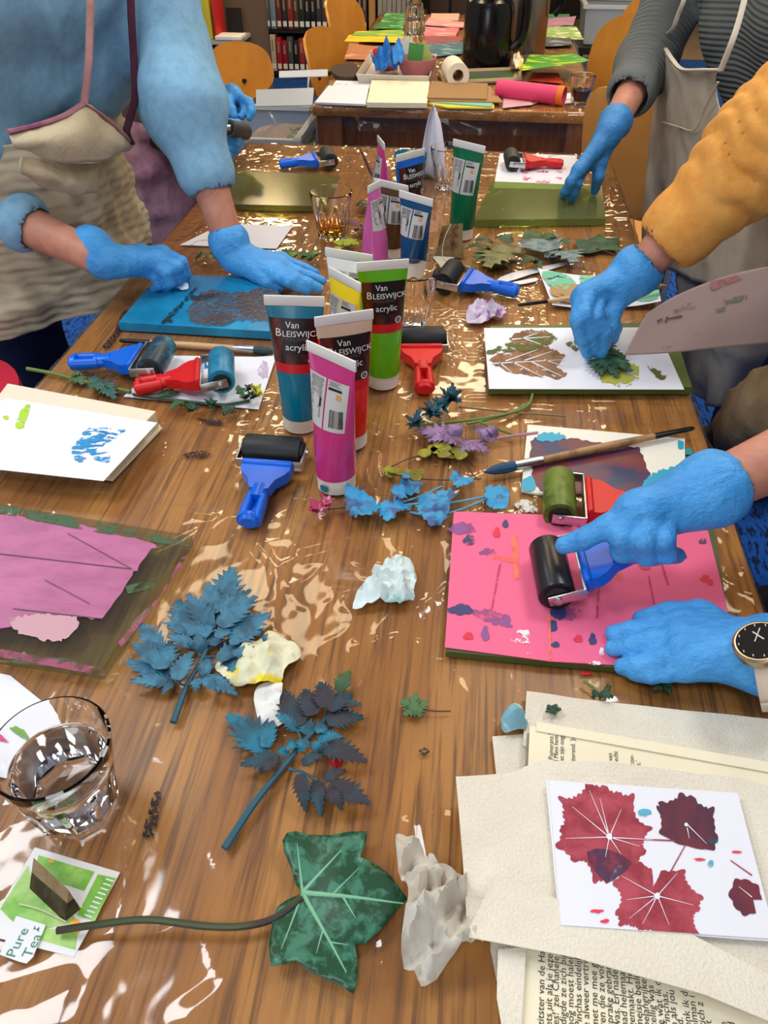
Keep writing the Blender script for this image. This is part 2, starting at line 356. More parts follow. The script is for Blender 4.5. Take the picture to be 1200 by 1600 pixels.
oakd = M('oak_rail', (120, 72, 40), .45, n=((92, 52, 28), 3, .35, .65, (20, 20, 3)))
film = clear('cling_film', (252, 248, 240), .07, 1.5, .014, gain=1.2)
XL, XR, YN, YF = -.625, .33, -.02, 2.165
def table(label, xl, xr, yn, yf, apron):
    t = T('work_table', label, 'table', ((xl+xr)/2, (yn+yf)/2, 0)); cx, cy = (xl+xr)/2, (yn+yf)/2
    G().box((0, 0, .735), (xr-xl, yf-yn, .03), b=.003).obj('tabletop', oakm, t)
    for s in (-1, 1):
        G().box((0, s*((yf-yn)/2-.05), .72-apron/2), (xr-xl-.16, .024, apron)).obj('apron_rail', oakd, t, sm=0)
        G().box((s*((xr-xl)/2-.05), 0, .72-apron/2), (.024, yf-yn-.16, apron)).obj('apron_rail', oakd, t, sm=0)
        for q in (-1, 1): G().box((s*((xr-xl)/2-(.38 if q > 0 and yn > 1 else .05)), q*((yf-yn)/2-.05), .36), (.08, .08, .72), b=.004).obj('leg', oakd, t)
    return t
table('large oak work table covered in crinkled clear film, filling the foreground', XL, XR, YN, YF, .07)
table('oak table with dark rail, standing behind the foreground work table', -.53, .345, 2.58, 4.35, .1)
def film_sheet(label, xl, xr, yn, yf, st, hang, seed, amp, folds=()):
    us = np.arange(xl-hang, xr+hang+st, st); vs_ = np.arange(yn-hang, yf+hang+st, st); X, Y = np.meshgrid(us, vs_, indexing='ij')
    Q = np.stack([X, Y, X*0], -1)
    W1 = Q+.05*np.stack([fbm(Q*9, 2, 9), fbm(Q*9, 2, 10), 0*X], -1); W2 = Q+.03*np.stack([fbm(Q*20, 2, 19), fbm(Q*20, 2, 20), 0*X], -1)
    mask = np.clip((fbm(Q*5.5, 2, seed+3)-.36)*3.4+.35*(Y-.9), .1, 1.2)
    z = amp*(.0026*fbm(Q*7, 2, seed+8)+.0015*np.clip(ridge(W1*17, seed), 0, 1)**5*(mask+.5)+.0011*np.clip(ridge(W2*np.array((52, 34, 1)), seed+5), 0, 1)**2*mask+.0004*vn(W2*75, seed+2))
    for (ax, ay), (bx_, by_), hh, ww in folds:
        A = P(ax, ay, .75); B = P(bx_, by_, .75); dx, dy = B.x-A.x, B.y-A.y; L2 = dx*dx+dy*dy; t = np.clip(((X-A.x)*dx+(Y-A.y)*dy)/L2, 0, 1)
        dd = np.hypot(X-A.x-t*dx, Y-A.y-t*dy)+.006*(fbm(Q*24, 2, 77)-.5); z = z+hh*np.clip(1-np.abs(dd)/ww, 0, 1)*(.6+.5*vn(Q*22, 5))
    z = np.clip(z, 0, .0042*amp)
    Zz = .7502+z; ex = np.where(X < xl, xl-X, np.where(X > xr, X-xr, 0)); ey = np.where(Y < yn, yn-Y, np.where(Y > yf, Y-yf, 0)); e = np.maximum(ex, ey)
    wob = (fbm(Q*14, 2, seed+1)-.5)*.02
    Xo = np.where(X < xl, xl-.003-np.maximum(0, wob+ex*.15), np.where(X > xr, xr+.003+np.maximum(0, wob+ex*.15), X)); Yo = np.where(Y < yn, yn-.003-np.maximum(0, wob+ey*.1), np.where(Y > yf, yf+.003+np.maximum(0, wob+ey*.1), Y))
    Zo = np.where(e > 0, .7504-e*.95, Zz); n0, n1 = X.shape; i = np.arange(n0*n1).reshape(n0, n1)
    f = np.stack([i[:-1, :-1], i[1:, :-1], i[1:, 1:], i[:-1, 1:]], -1).reshape(-1, 4)
    g = G(); g.v = np.stack([Xo, Yo, Zo], -1).reshape(-1, 3).tolist(); g.f = f.tolist(); g.fm = [0]*len(g.f)
    return tag(g.obj('plastic_film', film, sm=180), label, 'plastic sheet')
film_sheet('crinkled clear plastic film spread over the foreground table', XL, XR, YN, YF, .0032, .05, 3, 1, [((-10, 768), (160, 782), .003, .014), ((150, 776), (330, 806), .003, .012), ((205, 1330), (192, 1420), .003, .01), ((192, 1420), (120, 1590), .003, .014), ((560, 625), (1060, 640), .002, .012), ((60, 604), (170, 612), .002, .012), ((640, 1290), (655, 1390), .003, .01), ((690, 1280), (720, 1360), .0025, .01), ((560, 1560), (575, 1480), .0025, .012), ((500, 700), (640, 690), .002, .01), ((240, 860), (300, 830), .002, .008), ((400, 850), (450, 920), .0022, .01), ((470, 860), (560, 840), .0022, .01), ((650, 960), (700, 920), .0022, .01), ((560, 1010), (640, 1000), .002, .01), ((820, 620), (1000, 630), .003, .008), ((0, 1540), (180, 1480), .003, .02), ((300, 1590), (430, 1490), .003, .016)])
film_sheet('crinkled clear plastic film draped over the table behind', -.53, .345, 2.58, 4.35, .007, .07, 23, 1.3)
# ---------------------------------------------------------------- library behind
wood_b = M('shelf_board', (118, 96, 72), .6, n=((104, 82, 60), 4, .35, .65, (1, 1, .15)))
dkw = M('shelf_dark', (24, 19, 17), .7); tan = M('divider_wood', (176, 128, 74), .5)
YB = 6.6
bx = lambda px, y=60: PY(px, y, YB).x
zs1, zs0 = PY(465, 46, YB).z, PY(465, 112, YB).z
t = T('bookcase', 'tall dark library bookcase full of books along the back', 'bookcase', (bx(495), YB+.12, 0)); k = V((bx(495), YB+.12, 0))
for px in (398, 530, 582, 648): G().box((bx(px)-k.x, -.01, .8), (.045, .27, 1.6)).obj('side_panel', tan if px > 500 else wood_b, t, sm=0)
for z in (zs0, zs1, zs1+.36, zs1+.7): G().box(((bx(398)+bx(648))/2-k.x, 0, z-.0125), (bx(648)-bx(398), .24, .025)).obj('shelf', dkw, t, sm=0)
G().box(((bx(398)+bx(648))/2-k.x, .13, .8), (bx(648)-bx(398), .02, 1.6)).obj('back_panel', dkw, t, sm=0)
G().box(((bx(398)+bx(648))/2-k.x, 0, zs0/2-.015), (bx(648)-bx(398), .22, zs0-.03)).obj('plinth', dkw, t, sm=0)
white = M('label_white', (235, 232, 224), .6)
bookcols = [('black', (26, 24, 26)), ('navy', (30, 38, 66)), ('dark green', (30, 50, 40)), ('maroon', (92, 30, 32)), ('charcoal', (52, 52, 56)), ('slate blue', (66, 92, 128)), ('brown', (84, 58, 42)), ('rust red', (150, 52, 40))]
def book(name, label, x, z, w, h, col, grp, spine=True, y=YB-.005, d=.15, lean=0):
    t = T(name, label, 'book', (x, y+d/2, z), 0, grp, Matrix.Translation((x, y+d/2, z)) @ Matrix.Rotation(lean, 4, 'Y'))
    G().box((0, 0, h/2), (w, d, h), b=.003).obj('cover', M('book_%s' % '_'.join(map(str, col)), col, .5), t)
    G().box((0, .004, h/2), (w-.006, d, h-.008)).obj('page_block', M('pages', (226, 216, 190), .8), t, sm=0)
    if spine: G().box((0, -d/2-.0008, .035), (w*.72, .0015, .035)).obj('spine_label', white, t, sm=0); G().box((0, -d/2-.0012, h*.72), (w*.3, .0015, h*.3)).obj('spine_title', M('spine_print', (150, 140, 120), .6), t, sm=0)
    return t
def row(p0, p1, z, n, grp, cols, where, seed, hh=(.2, .25)):
    R = random.Random(seed); x, x1 = bx(p0)+.02, bx(p1)-.02; w = (x1-x)/n
    ords = 'first second third fourth fifth sixth seventh eighth ninth tenth eleventh twelfth thirteenth fourteenth'.split()
    for i in range(n):
        cn, c = cols[i] if i < len(cols) and cols[i] else R.choice(bookcols)
        book('library_book', '%s library book, %s from the left %s' % (cn, ords[i], where), x+w*(i+.5), z+.0005, w*R.uniform(.84, .95), R.uniform(*hh), c, grp)
row(404, 526, zs1, 13, 'books on the upper shelf', [('yellow', (190, 160, 40)), ('grey', (90, 96, 104)), ('pale blue', (120, 150, 176)), ('rust red', (120, 50, 40))], 'on the upper shelf of the wide bay', 3)
row(534, 578, zs1, 5, 'books on the upper shelf of the narrow bay', [], 'on the upper shelf of the narrow bay', 5)
row(408, 524, zs0, 12, 'books on the lower shelf', [('slate blue', (50, 80, 130)), ('cream', (196, 186, 164)), ('bright red', (176, 30, 34)), ('crimson', (140, 26, 36)), ('grey', (74, 76, 80)), None, None, None, None, ('bright blue', (30, 90, 170)), ('royal blue', (36, 100, 190))], 'on the lower shelf', 9)
row(586, 645, zs1, 7, 'pale folders in the end bay', [('pale grey', (150, 148, 140)), ('putty', (140, 134, 120))]*4, 'in the end bay beside the brown cabinet', 11, (.25, .29))
# short end unit with a display shelf
Y5 = 5.3; t = T('display_unit', 'brown wooden end unit with a small display shelf', 'shelf', (PY(366, 60, Y5).x, Y5, 0)); kx = PY(366, 60, Y5).x
ex = lambda px: PY(px, 60, Y5).x-kx
G().box(((ex(333)+ex(400))/2, .3, .75), (ex(400)-ex(333), .05, 1.5)).obj('end_panel', wood_b, t, sm=0)
zsh = PY(345, 62, Y5).z
G().box(((ex(268)+ex(374))/2, .12, zsh-.012), (ex(374)-ex(268), .3, .02)).obj('shelf', M('shelf_pale', (180, 172, 158), .6), t, sm=0)
G().box(((ex(268)+ex(340))/2, .12, zsh-.35), (ex(340)-ex(268), .3, .02)).obj('shelf', dkw, t, sm=0)
G().box(((ex(268)+ex(333))/2, .3, .7), (ex(333)-ex(268), .03, 1.4)).obj('back_panel', dkw, t, sm=0)
G().box((ex(355), .2, zsh+.07), (.1, .004, .14)).obj('book_stop', dkw, t, sm=0)
for i, (px, w, h, col, cn) in enumerate([(300, .03, .26, (40, 60, 44), 'dark green'), (309, .03, .25, (52, 110, 110), 'teal'), (317, .026, .24, (70, 140, 130), 'sea green'), (327, .045, .27, (206, 190, 40), 'yellow'), (338, .016, .27, (196, 40, 36), 'red')]):
    book('picture_book', '%s picture book standing on the small display shelf' % cn, kx+ex(px), zsh, w, h, col, 'books on the display shelf', False, Y5, .2)
tag(G().box((kx+ex(358), Y5+.04, zsh+.012), (.16, .14, .02), b=.002).obj('paper_pile', white), 'white pile of leaflets on the small display shelf', 'leaflets')
# brown cabinet, white panel wall, far furniture legs
Y7 = 7.4; cx = lambda px: PY(px, 10, Y7).x
t = T('cabinet', 'plain brown cabinet with vertical doors beside the bookcase', 'cabinet', (cx(720), Y7+.2, 0))
G().box((0, .02, .9), (cx(775)-cx(668), .36, 1.8)).obj('carcass', dkw, t, sm=0)
for i in range(3): G().box((cx(686+i*34)-cx(720), -.17, .92), (cx(700)-cx(670), .02, 1.7), b=.004).obj('door', M('cabinet_door', (84, 64, 48), .55), t)
t = T('panel_screen', 'pale low partition panel by the far right wall', 'partition', (1.6, 9.7, 0))
G().box((0, 0, .55), (2.6, .04, .74)).obj('panel', M('screen_cream', (206, 198, 180), .8), t, sm=0)
G().box((0, 0, .09), (2.6, .06, .16)).obj('base_rail', dkw, t, sm=0)
def stool(px, py, label, col):
    p = P(px, py, 0); t = T('bar_stool', label, 'stool', p)
    for sx in (-1, 1):
        for sy in (-1, 1): G().tube([(sx*.17, sy*.17, 0), (sx*.12, sy*.12, .72)], .014, 8).obj('leg', col, t)
    G().lathe([(.0, .72), (.17, .72), (.18, .735), (.17, .75), (0, .75)], 20).obj('seat', col, t); G().lathe([(.14, .3), (.15, .31), (.14, .32), (.13, .31)], 20, closed=True).obj('foot_ring', col, t)
stool(893, 52, 'thin black metal stool far behind the coffee flasks', M('black_metal', (18, 17, 18), .4))
t = T('floor_post', 'black ribbed post in front of the far partition', 'post', P(968, 52, 0))
G().lathe([(.0, 0), (.14, 0), (.14, .02), (.04, .03), (.04, .1)]+[(.05+.012*(i % 2), .1+.03*i) for i in range(12)]+[(.035, .48), (.035, 1.2), (0, 1.2)], 16).obj('shaft', MATS['black_metal'], t)
# ---------------------------------------------------------------- chairs
ply = M('bent_plywood', (206, 142, 58), .35, n=((190, 124, 44), 3, .35, .65, (1, 8, 1))); chrome = M('steel_tube', (170, 172, 176), .25, 1); armg = M('grey_plastic', (92, 100, 112), .45)
def chair(loc, rz, label, arms=False, w=.2, zb=(.56, .9), mat=None, seatm=None):
    t = T('shell_chair', label, 'chair', loc, rz); mat = mat or ply
    def bk(u, v): a = (u-.5)*2; b = (v-.5)*2; s = math.sqrt(max(0, 1-abs(b)**3.2*.9)); return (a*w*s, .19-.06*(a*s)**2+.05*v, zb[0]+(zb[1]-zb[0])*(v if abs(a) < 1 else v))
    G().grid(bk, 17, 15, .011).obj('backrest', mat, t)
    for s in (-.05, .05): G().lathe([(0, 0), (.008, 0), (.008, .014), (0, .014)], 10, Matrix.Translation((s, .206, zb[0]+.07)) @ Matrix.Rotation(math.pi/2, 4, 'X')).obj('bolt', dkw, t)
    def st(u, v): a = (u-.5)*2; b = (v-.5)*2; s = math.sqrt(max(0, 1-abs(b)**4*.75)); return (a*.21*s, b*.2-.02, .45-.03*max(0, -b)**3+.012*a*a)
    G().grid(st, 13, 13, .011).obj('seat', seatm or mat, t)
    for s in (-1, 1):
        G().tube(crom([(s*.15, .1, .43), (s*.17, .17, .5), (s*.12, .215, zb[0]+.03), (s*.08, .226, zb[0]+.1)], 5), .009, 8).obj('back_support', chrome, t)
        for q in (-1, 1): G().tube([(s*.14, q*.14-.01, .435), (s*.2, q*.2, .005)], .011, 8).obj('leg', chrome, t)
        if arms: G().tube(crom([(s*.2, -.1, .575), (s*.235, -.04, .6), (s*.24, .06, .6), (s*.2, .17, .6)], 5), .016, 8, flat=.7).obj('armrest', armg, t); G().tube([(s*.2, .0, .44), (s*.236, 0, .59)], .009, 8).obj('arm_post', chrome, t)
    return t
def seat_at(px, py, y, rz, label, **k): p = PY(px, py, y); return chair((p.x, p.y, 0), rz, label, **k)
def back_at(px, py, y, rz, label, dz=.2, **k):
    c = PY(px, py, y); r = V((-math.sin(rz), math.cos(rz), 0))*.19; return chair((c.x-r.x, c.y-r.y, 0), rz, label, zb=(c.z-dz*.9, c.z+dz*.75), **k)
back_at(372, 112, 3.34, math.radians(72), 'orange plywood chair left of the plastic crate', .125)
back_at(508, 92, 3.76, math.radians(74), 'orange plywood chair between crate and far table, nearer of two', .15)
back_at(536, 42, 4.22, math.radians(76), 'orange plywood chair at the far table, further of two', .17)
back_at(972, 92, 3.35, math.radians(-70), 'orange plywood armchair right of the far table', .18, arms=True)
back_at(1010, 52, 4.0, math.radians(-70), 'plywood chair partly hidden behind the grey ribbed sleeve', .2)
back_at(1000, 232, 2.31, math.radians(132), 'pale plywood armchair beside the glass plate, right of the table corner', .2, arms=True, w=.23, mat=M('pale_ply', (226, 160, 84), .4, n=((212, 144, 66), 2, .3, .7, (1, 6, 1))))
redm = M('red_cushion', (190, 24, 50), .85, b=(200, .3))
t = T('upholstered_stool', 'stool with a red padded seat beside the book', 'stool', (-.845, .955, 0))
G().lathe([(0, .645), (.13, .645), (.14, .66), (.136, .69), (.1, .70), (0, .703)], 32).obj('cushion', redm, t)
for i in range(4): a = math.pi/4+i*math.pi/2; G().tube([(.1*math.cos(a), .1*math.sin(a), .645), (.13*math.cos(a), .13*math.sin(a), .0)], .012, 8).obj('leg', chrome, t)
# storage crates
def crate(label, c, rz, d, lidz, col=(215, 222, 226)):
    t = T('storage_crate', label, 'crate', c, rz); pl = clear('crate_plastic', (225, 230, 232), .25, 1.45, .3, col); x, y, z = d[0]/2, d[1]/2, d[2]
    def wall(a, b): G().sheet([[V((a[0]*.9, a[1]*.9, .004)), V((b[0]*.9, b[1]*.9, .004))], [V((a[0], a[1], z)), V((b[0], b[1], z))]], .003).obj('side_wall', pl, t, sm=0)
    for a, b in (((-x, -y), (x, -y)), ((x, -y), (x, y)), ((x, y), (-x, y)), ((-x, y), (-x, -y))): wall(a, b)
    G().box((0, 0, .004), (x*1.8, y*1.8, .004)).obj('bottom', pl, t, sm=0)
    rim = G()
    for s in (-1, 1): rim.box((0, s*y, z), (2*x+.03, .022, .014)); rim.box((s*x, 0, z), (.022, 2*y+.03, .014))
    rim.obj('rim', clear('crate_rim', (235, 238, 240), .2, 1.45, .55, (225, 230, 232)), t)
    return t
p = PY(450, 170, 2.8)
ct = crate('clear plastic storage crate with folded lids, beside the far table leg', (-.765, 2.8, .22), 0, (.35, .42, .42), 0)
lm = clear('crate_lid', (240, 243, 245), .3, 1.45, .72, (222, 226, 228))
for a, b in (((300, 432), (585, 470)),): pass
def flap(name, pts, mat): g = G(); q = [V(p) for p in pts]; g.sheet([[q[0], q[1]], [q[3], q[2]]], .004); return g.obj(name, mat, ct, w=True, sm=0)
flap('lid_flap', [PY(400, 140, 2.62), PY(490, 137, 2.62), PY(488, 164, 2.58), PY(400, 166, 2.58)], lm)
flap('lid_flap', [PY(436, 111, 3.03), PY(512, 108, 3.03), PY(512, 119, 3.01), PY(436, 121, 3.01)], lm)
G().box((-.76, 2.8, .1), (.3, .34, .2)).obj('stand_box', M('card_brown', (88, 70, 54), .8), None, sm=0)
o = C.objects['stand_box']; o.name = 'cardboard_box'; tag(o, 'brown cardboard box under the clear crate', 'box')
for i, (px, py, c, h, cn) in enumerate([(455, 195, (70, 74, 84), .28, 'dark grey'), (470, 200, (208, 206, 200), .3, 'white'), (483, 190, (166, 92, 100), .3, 'pink')]):
    q = PY(px, py, 2.8); tag(G().box((-.84+.09*i, 2.8, .23+h/2), (.03, .24, h), b=.003).obj('ring_binder', M('binder_%d' % i, c, .6)), '%s binder standing inside the clear crate' % cn, 'binder')
scr = G(); R = random.Random(3)
tag(patch([PY(440, 134, 2.72), PY(488, 133, 2.72), PY(490, 122, 2.92), PY(446, 122, 2.92)], lambda x, y: .05*fbm(np.stack([x*20, y*20, x*0], -1), 3, 3), .012, .004, z=.565).obj('foil_scraps', M('grey_scraps', (120, 118, 112), .4, n=((70, 66, 60), 30, .4, .6))), 'grey crumpled packing foil on top inside the clear crate', 'foil')
p = PY(950, 70, 4.6); crate('small clear plastic tub beside the far right chairs', (p.x, 4.6, .62), 0, (.3, .3, .16), 0)
t = T('side_trolley', 'dark trolley carrying the small clear tub', 'trolley', (p.x, 4.6, 0)); G().box((0, 0, .6), (.36, .36, .03)).obj('top_board', dkw, t, sm=0)
for s in (-1, 1):
    for q in (-1, 1): G().box((s*.15, q*.15, .2925), (.03, .03, .585)).obj('leg', dkw, t, sm=0)

t = T('window', 'unseen window frame added around the fill light behind the camera', 'window', (-1.3, -2.46, 0)); del t['category'], t['label']; t.name = 'added_window_1'; t['kind'] = 'structure'  # unseen frame, added to account for the fill light behind the camera
for x, y, sx, sz in ((0, .9, 2.6, .08), (0, 2.3, 2.6, .08), (-1.26, 1.6, .08, 1.4), (1.26, 1.6, .08, 1.4), (0, 1.6, .05, 1.4)): tag(G().box((x, 0, y), (sx, .06, sz)).obj('added_window_frame', M('frame_white', (226, 224, 218), .5), t, sm=0), kind='structure')
# ---------------------------------------------------------------- tools: brayers, tubes, glasses, brushes
steel = M('bracket_steel', (196, 198, 200), .28, 1); rubber = M('black_rubber', (26, 26, 28), .5); blue = M('blue_plastic', (0, 98, 212), .3); red = M('red_plastic', (206, 18, 24), .4); corem = M('roller_core', (22, 22, 24), .5)
def brayer(label, a, b, hc, rc=None, za=.0195, zb=.011, roll=0, group='brayers', top=True):
    """a, b: pixel (or point) of the roller centre and of the handle end"""
    A = a if isinstance(a, V) else P(*a, Z0+za); B = b if isinstance(b, V) else P(*b, Z0+zb)
    L = (B-A).length; m = basis(A, B-A) @ Matrix.Rotation(roll, 4, 'Y'); t = T('brayer', label, 'paint roller', mtx=m)
    rx = Matrix.Rotation(math.pi/2, 4, 'Y'); rc = rc or rubber; w = .036
    ro = G().lathe([(.0, -w), (.0135, -w), (.0135, -w+.0005), (.0185, -w+.0005), (.019, -w+.002), (.019, w-.002), (.0185, w-.0005), (.0135, w-.0005), (.0135, w), (0, w)], 32, rx).obj('roller', rc, t)
    G().lathe([(0, -w-.003), (.013, -w-.003), (.013, w+.003), (0, w+.003)], 24, rx).obj('roller_core', corem, ro)
    br = G()
    for s in (-1, 1): br.box((s*.041, .010, 0), (.0022, .038, .013), b=.0008); br.lathe([(0, 0), (.0045, 0), (.0045, .003), (0, .004)], 12, Matrix.Translation((s*.0415, 0, 0)) @ Matrix.Rotation(s*math.pi/2, 4, 'Y'))
    br.box((0, .0285, 0), (.084, .0025, .014), b=.0008); br.obj('bracket', steel, t)
    h = G(); y0 = .0295
    h.prism([(-.031, y0), (.031, y0), (.0305, y0+.016), (.026, y0+.024), (.0165, y0+.034), (.0115, y0+.05), (-.0115, y0+.05), (-.0165, y0+.034), (-.026, y0+.024), (-.0305, y0+.016)], -.0075, .0075)
    h.box((0, y0+.004, 0), (.064, .008, .022), b=.003)
    y1, y2 = y0+.048, L-.004; ya, yb = y1+(y2-y1)*.3, y1+(y2-y1)*.82
    h.tube([(0, y1-.006, 0), (0, y1+.01, 0), (0, ya, 0)], [.0115, .0118, .0128], 14, flat=.8)
    for s in (-1, 1): h.tube([(s*.0078, ya-.006, 0), (s*.0085, (ya+yb)/2, 0), (s*.0085, yb+.006, 0)], [.0058, .0062, .0064], 10, flat=1.45)
    h.box((0, (ya+yb)/2, -.004), (.014, yb-ya+.01, .004)); h.tube([(0, yb-.001, 0), (0, (yb+y2)/2, 0), (0, y2-.006, 0), (0, y2, 0)], [.0135, .0145, .0142, .010], 14, flat=.8)
    h.obj('handle', hc, t, sm=50); return t
tealr = M('roller_teal_paint', (34, 132, 166), .35, n=((24, 100, 136), 40, .4, .6)); greyr = M('roller_smeared', (40, 60, 70), .35, n=((30, 120, 150), 30, .5, .62)); greenr = M('roller_green_paint', (104, 122, 40), .4, n=((70, 90, 26), 40, .45, .6))
lidm = M('cap_white', (226, 220, 208), .35); crimpm = M('crimp_plastic', (216, 215, 210), .3); panel = M('back_label', (192, 190, 186), .4); ink = M('print_black', (24, 22, 22), .5); inkg = M('print_grey', (104, 102, 104), .5); frontm = M('front_label', (36, 14, 12), .3, n=((92, 34, 22), 34, .48, .66, (2, 2, .6))); squarem = M('front_square', (14, 11, 12), .3); redb = M('label_red', (188, 20, 28), .35); txt = M('print_white', (226, 224, 220), .5); txtd = M('print_dim', (92, 74, 66), .5); tanp = M('print_tan', (204, 150, 84), .5)
def tube(label, base, cl, cr, col, back=False, h=None, cover=None, splat=None, fill=1., wide=1.):
    """stands on its cap: base pixel of the cap, cl/cr pixels of the crimp's ends"""
    mid = ((cl[0]+cr[0])/2, (cl[1]+cr[1])/2)
    B = P(*base) if base else None
    if h is None: h = min((i*.001 for i in range(140, 226)), key=lambda q: (P(*mid, Z0+q)-B).xy.length)
    A, D = P(*cl, Z0+h), P(*cr, Z0+h); Tp = (A+D)/2
    if B is None: B = V((Tp.x, Tp.y, Z0))
    hw = max(.02, min((A-D).length/2, .036))*wide; dx = (D-A); dx.z = 0; dx.normalize(); up = (Tp-B).normalized(); dy = up.cross(dx).normalized(); dx = dy.cross(up)
    m = Matrix((dx, dy, up)).transposed().to_4x4(); m.translation = B; t = T('paint_tube', label, 'paint tube', mtx=m, group='acrylic paint tubes'); H = (Tp-B).length
    zc = .022; r0 = .0235
    def ab(z):
        s = min(1, max(0, (z-zc)/(H-.013-zc))); return r0+.001+(hw-r0-.001)*s**1.3, (r0+.001)*(1-s**1.7)*.98+.0016
    def S(x, z, off=0, bk=False):
        a, b = ab(z); q = max(-1, min(1, x/a)); y = -math.sqrt(max(0, 1-q*q))*b; u = math.asin(q); n = V((math.sin(u)/a, -math.cos(u)/b, 0)).normalized()*off
        return (x+n.x, y+n.y, z)
    G().lathe([(0, 0), (r0-.002, 0), (r0, .0015), (r0+.0005, zc), (r0-.001, zc+.001), (0, zc+.001)], 36).obj('cap', lidm, t)
    def skin(z0, z1, off=0):
        q = []
        for i in range(13):
            z = z0+(z1-z0)*i/12; a, b = ab(z); q.append([V(((a+off)*math.sin(2*math.pi*j/40), -(b+off)*math.cos(2*math.pi*j/40), z)) for j in range(41)])
        return G().sheet([[q[i][j] for i in range(13)] for j in range(41)])
    zt = H-.013; zf = zc+(zt-zc)*fill
    skin(zc, zf).obj('body', M('paint_%d_%d_%d' % col, col, .22, coat=.3), t, sm=180)
    if fill < 1: skin(zf, zt).obj('clear_shoulder', M('empty_plastic', (206, 178, 150), .3), t, sm=180)
    G().box((0, 0, H-.0065), (2*hw+.002, .0028, .013), b=.0008).obj('crimp', crimpm, t)
    def lab(name, mat, x0, x1, z0, z1, off, par=t):
        def f(u, v): z = z0+(z1-z0)*v; a = ab(z)[0]; return S(max(-a*.995, min(a*.995, (x0+(x1-x0)*u)*a)), z, off, back)
        return G().grid(f, 21, 7).obj(name, mat, par, sm=180)
    def put(name, items, mat, par):
        g = G()
        for (vs, fs), ox, oz in items: g.add([S(v[0]+ox, v[1]+oz, .0011, back) for v in vs], fs)
        o = g.obj(name, mat, par, sm=0); o['kind'] = 'stuff'; return o
    Z = lambda f: H*(1-f)
    if not back:
        fl = lab('front_label', frontm, -.93, .93, Z(.45), Z(.145), .0003); sq = lab('label_square', squarem, -.5, .5, Z(.38), Z(.145), .0006, fl)
        lab('colour_band', redb, -.93, .93, Z(.515), Z(.45), .0004)
        s = .9*hw/.036
        put('label_lettering', [(text('Van', .0125*s, 'CENTER'), -.004*s, Z(.205)), (text('B', .0155*s), -.0275*s, Z(.262)), (text('LEISWIJCK', .0116*s), -.0180*s, Z(.262)), (text('acrylic', .0135*s, 'CENTER'), .003*s, Z(.352))], txt, fl)
        put('maker_lettering', [(text('HOLLAND', .0075*s, 'CENTER'), 0, Z(.29))], txtd, fl)
        g = G(); g.lathe([(.0033, 0), (.0045, 0), (.0045, .0001), (.0033, .0001)], 20, closed=True); vs = g.v; put('round_mark', [(([(v[0], v[1]) for v in vs], g.f), .0215*s, Z(.425)), (text('U', .005), .0197*s, Z(.434))], txt, fl)
    else:
        for x0, x1, bar in ((-.88, -.04, 0), (.04, .88, 1)):
            fl = lab('back_label', panel, x0, x1, Z(.5), Z(.17), .0004); a = ab(Z(.3))[0]; q = []
            bx_ = lambda cx, cz, w, hh: (([(cx-w/2, cz-hh/2), (cx+w/2, cz-hh/2), (cx+w/2, cz+hh/2), (cx-w/2, cz+hh/2)], [(0, 1, 2, 3)]), 0, 0)
            R = random.Random(5+bar); xm = (x0+x1)/2*a; ww = (x1-x0)*a*.84
            if bar:
                q += [bx_(xm-.002, Z(.222), ww*.8, .003)]; q += [bx_(xm-ww*.25+i*.0016, Z(.41), R.choice((.0005, .0009, .0011)), .022) for i in range(10)]
                put('fine_print', [bx_(xm-.004+R.uniform(-.001, .001), Z(.178+.008*i), ww*R.uniform(.5, .85), .0006) for i in range(4)]+[bx_(xm+ww*.36, Z(.36+.012*i), .0007, .0022) for i in range(9)], inkg, fl); put('hazard_square', [bx_(xm+.003, Z(.262), .006, .006)], tanp, fl)
                put('volume_lettering', [(([(-v[1], v[0]) for v in text('250 ml', .0062)[0]], text('250 ml', .0062)[1]), xm+ww*.42, Z(.44))], ink, fl)
            else: put('fine_print', [bx_(xm+R.uniform(-.001, .001), Z(.185+.0085*i), ww*R.uniform(.75, .95), .0007) for i in range(30)], inkg, fl); q += [bx_(xm+ww*.35, Z(.33), .0025, .011)]
            put('printed_bars', q, ink, fl)
    if splat:
        g = G()
        for x, z, r in splat: g.add([S(x+r*math.cos(k*.785)*(1+.3*(k % 2)), z+r*math.sin(k*.785), .0012) for k in range(8)], [tuple(range(8))])
        g.obj('paint_spot', M('teal_spot', (22, 110, 140), .4), t, sm=0)
    return t
glassm = M('clear_glass', (255, 255, 255), .0, t=1, ior=1.39); glasst = clear('thin_glass', (246, 250, 250), .02, 1.5, .0)
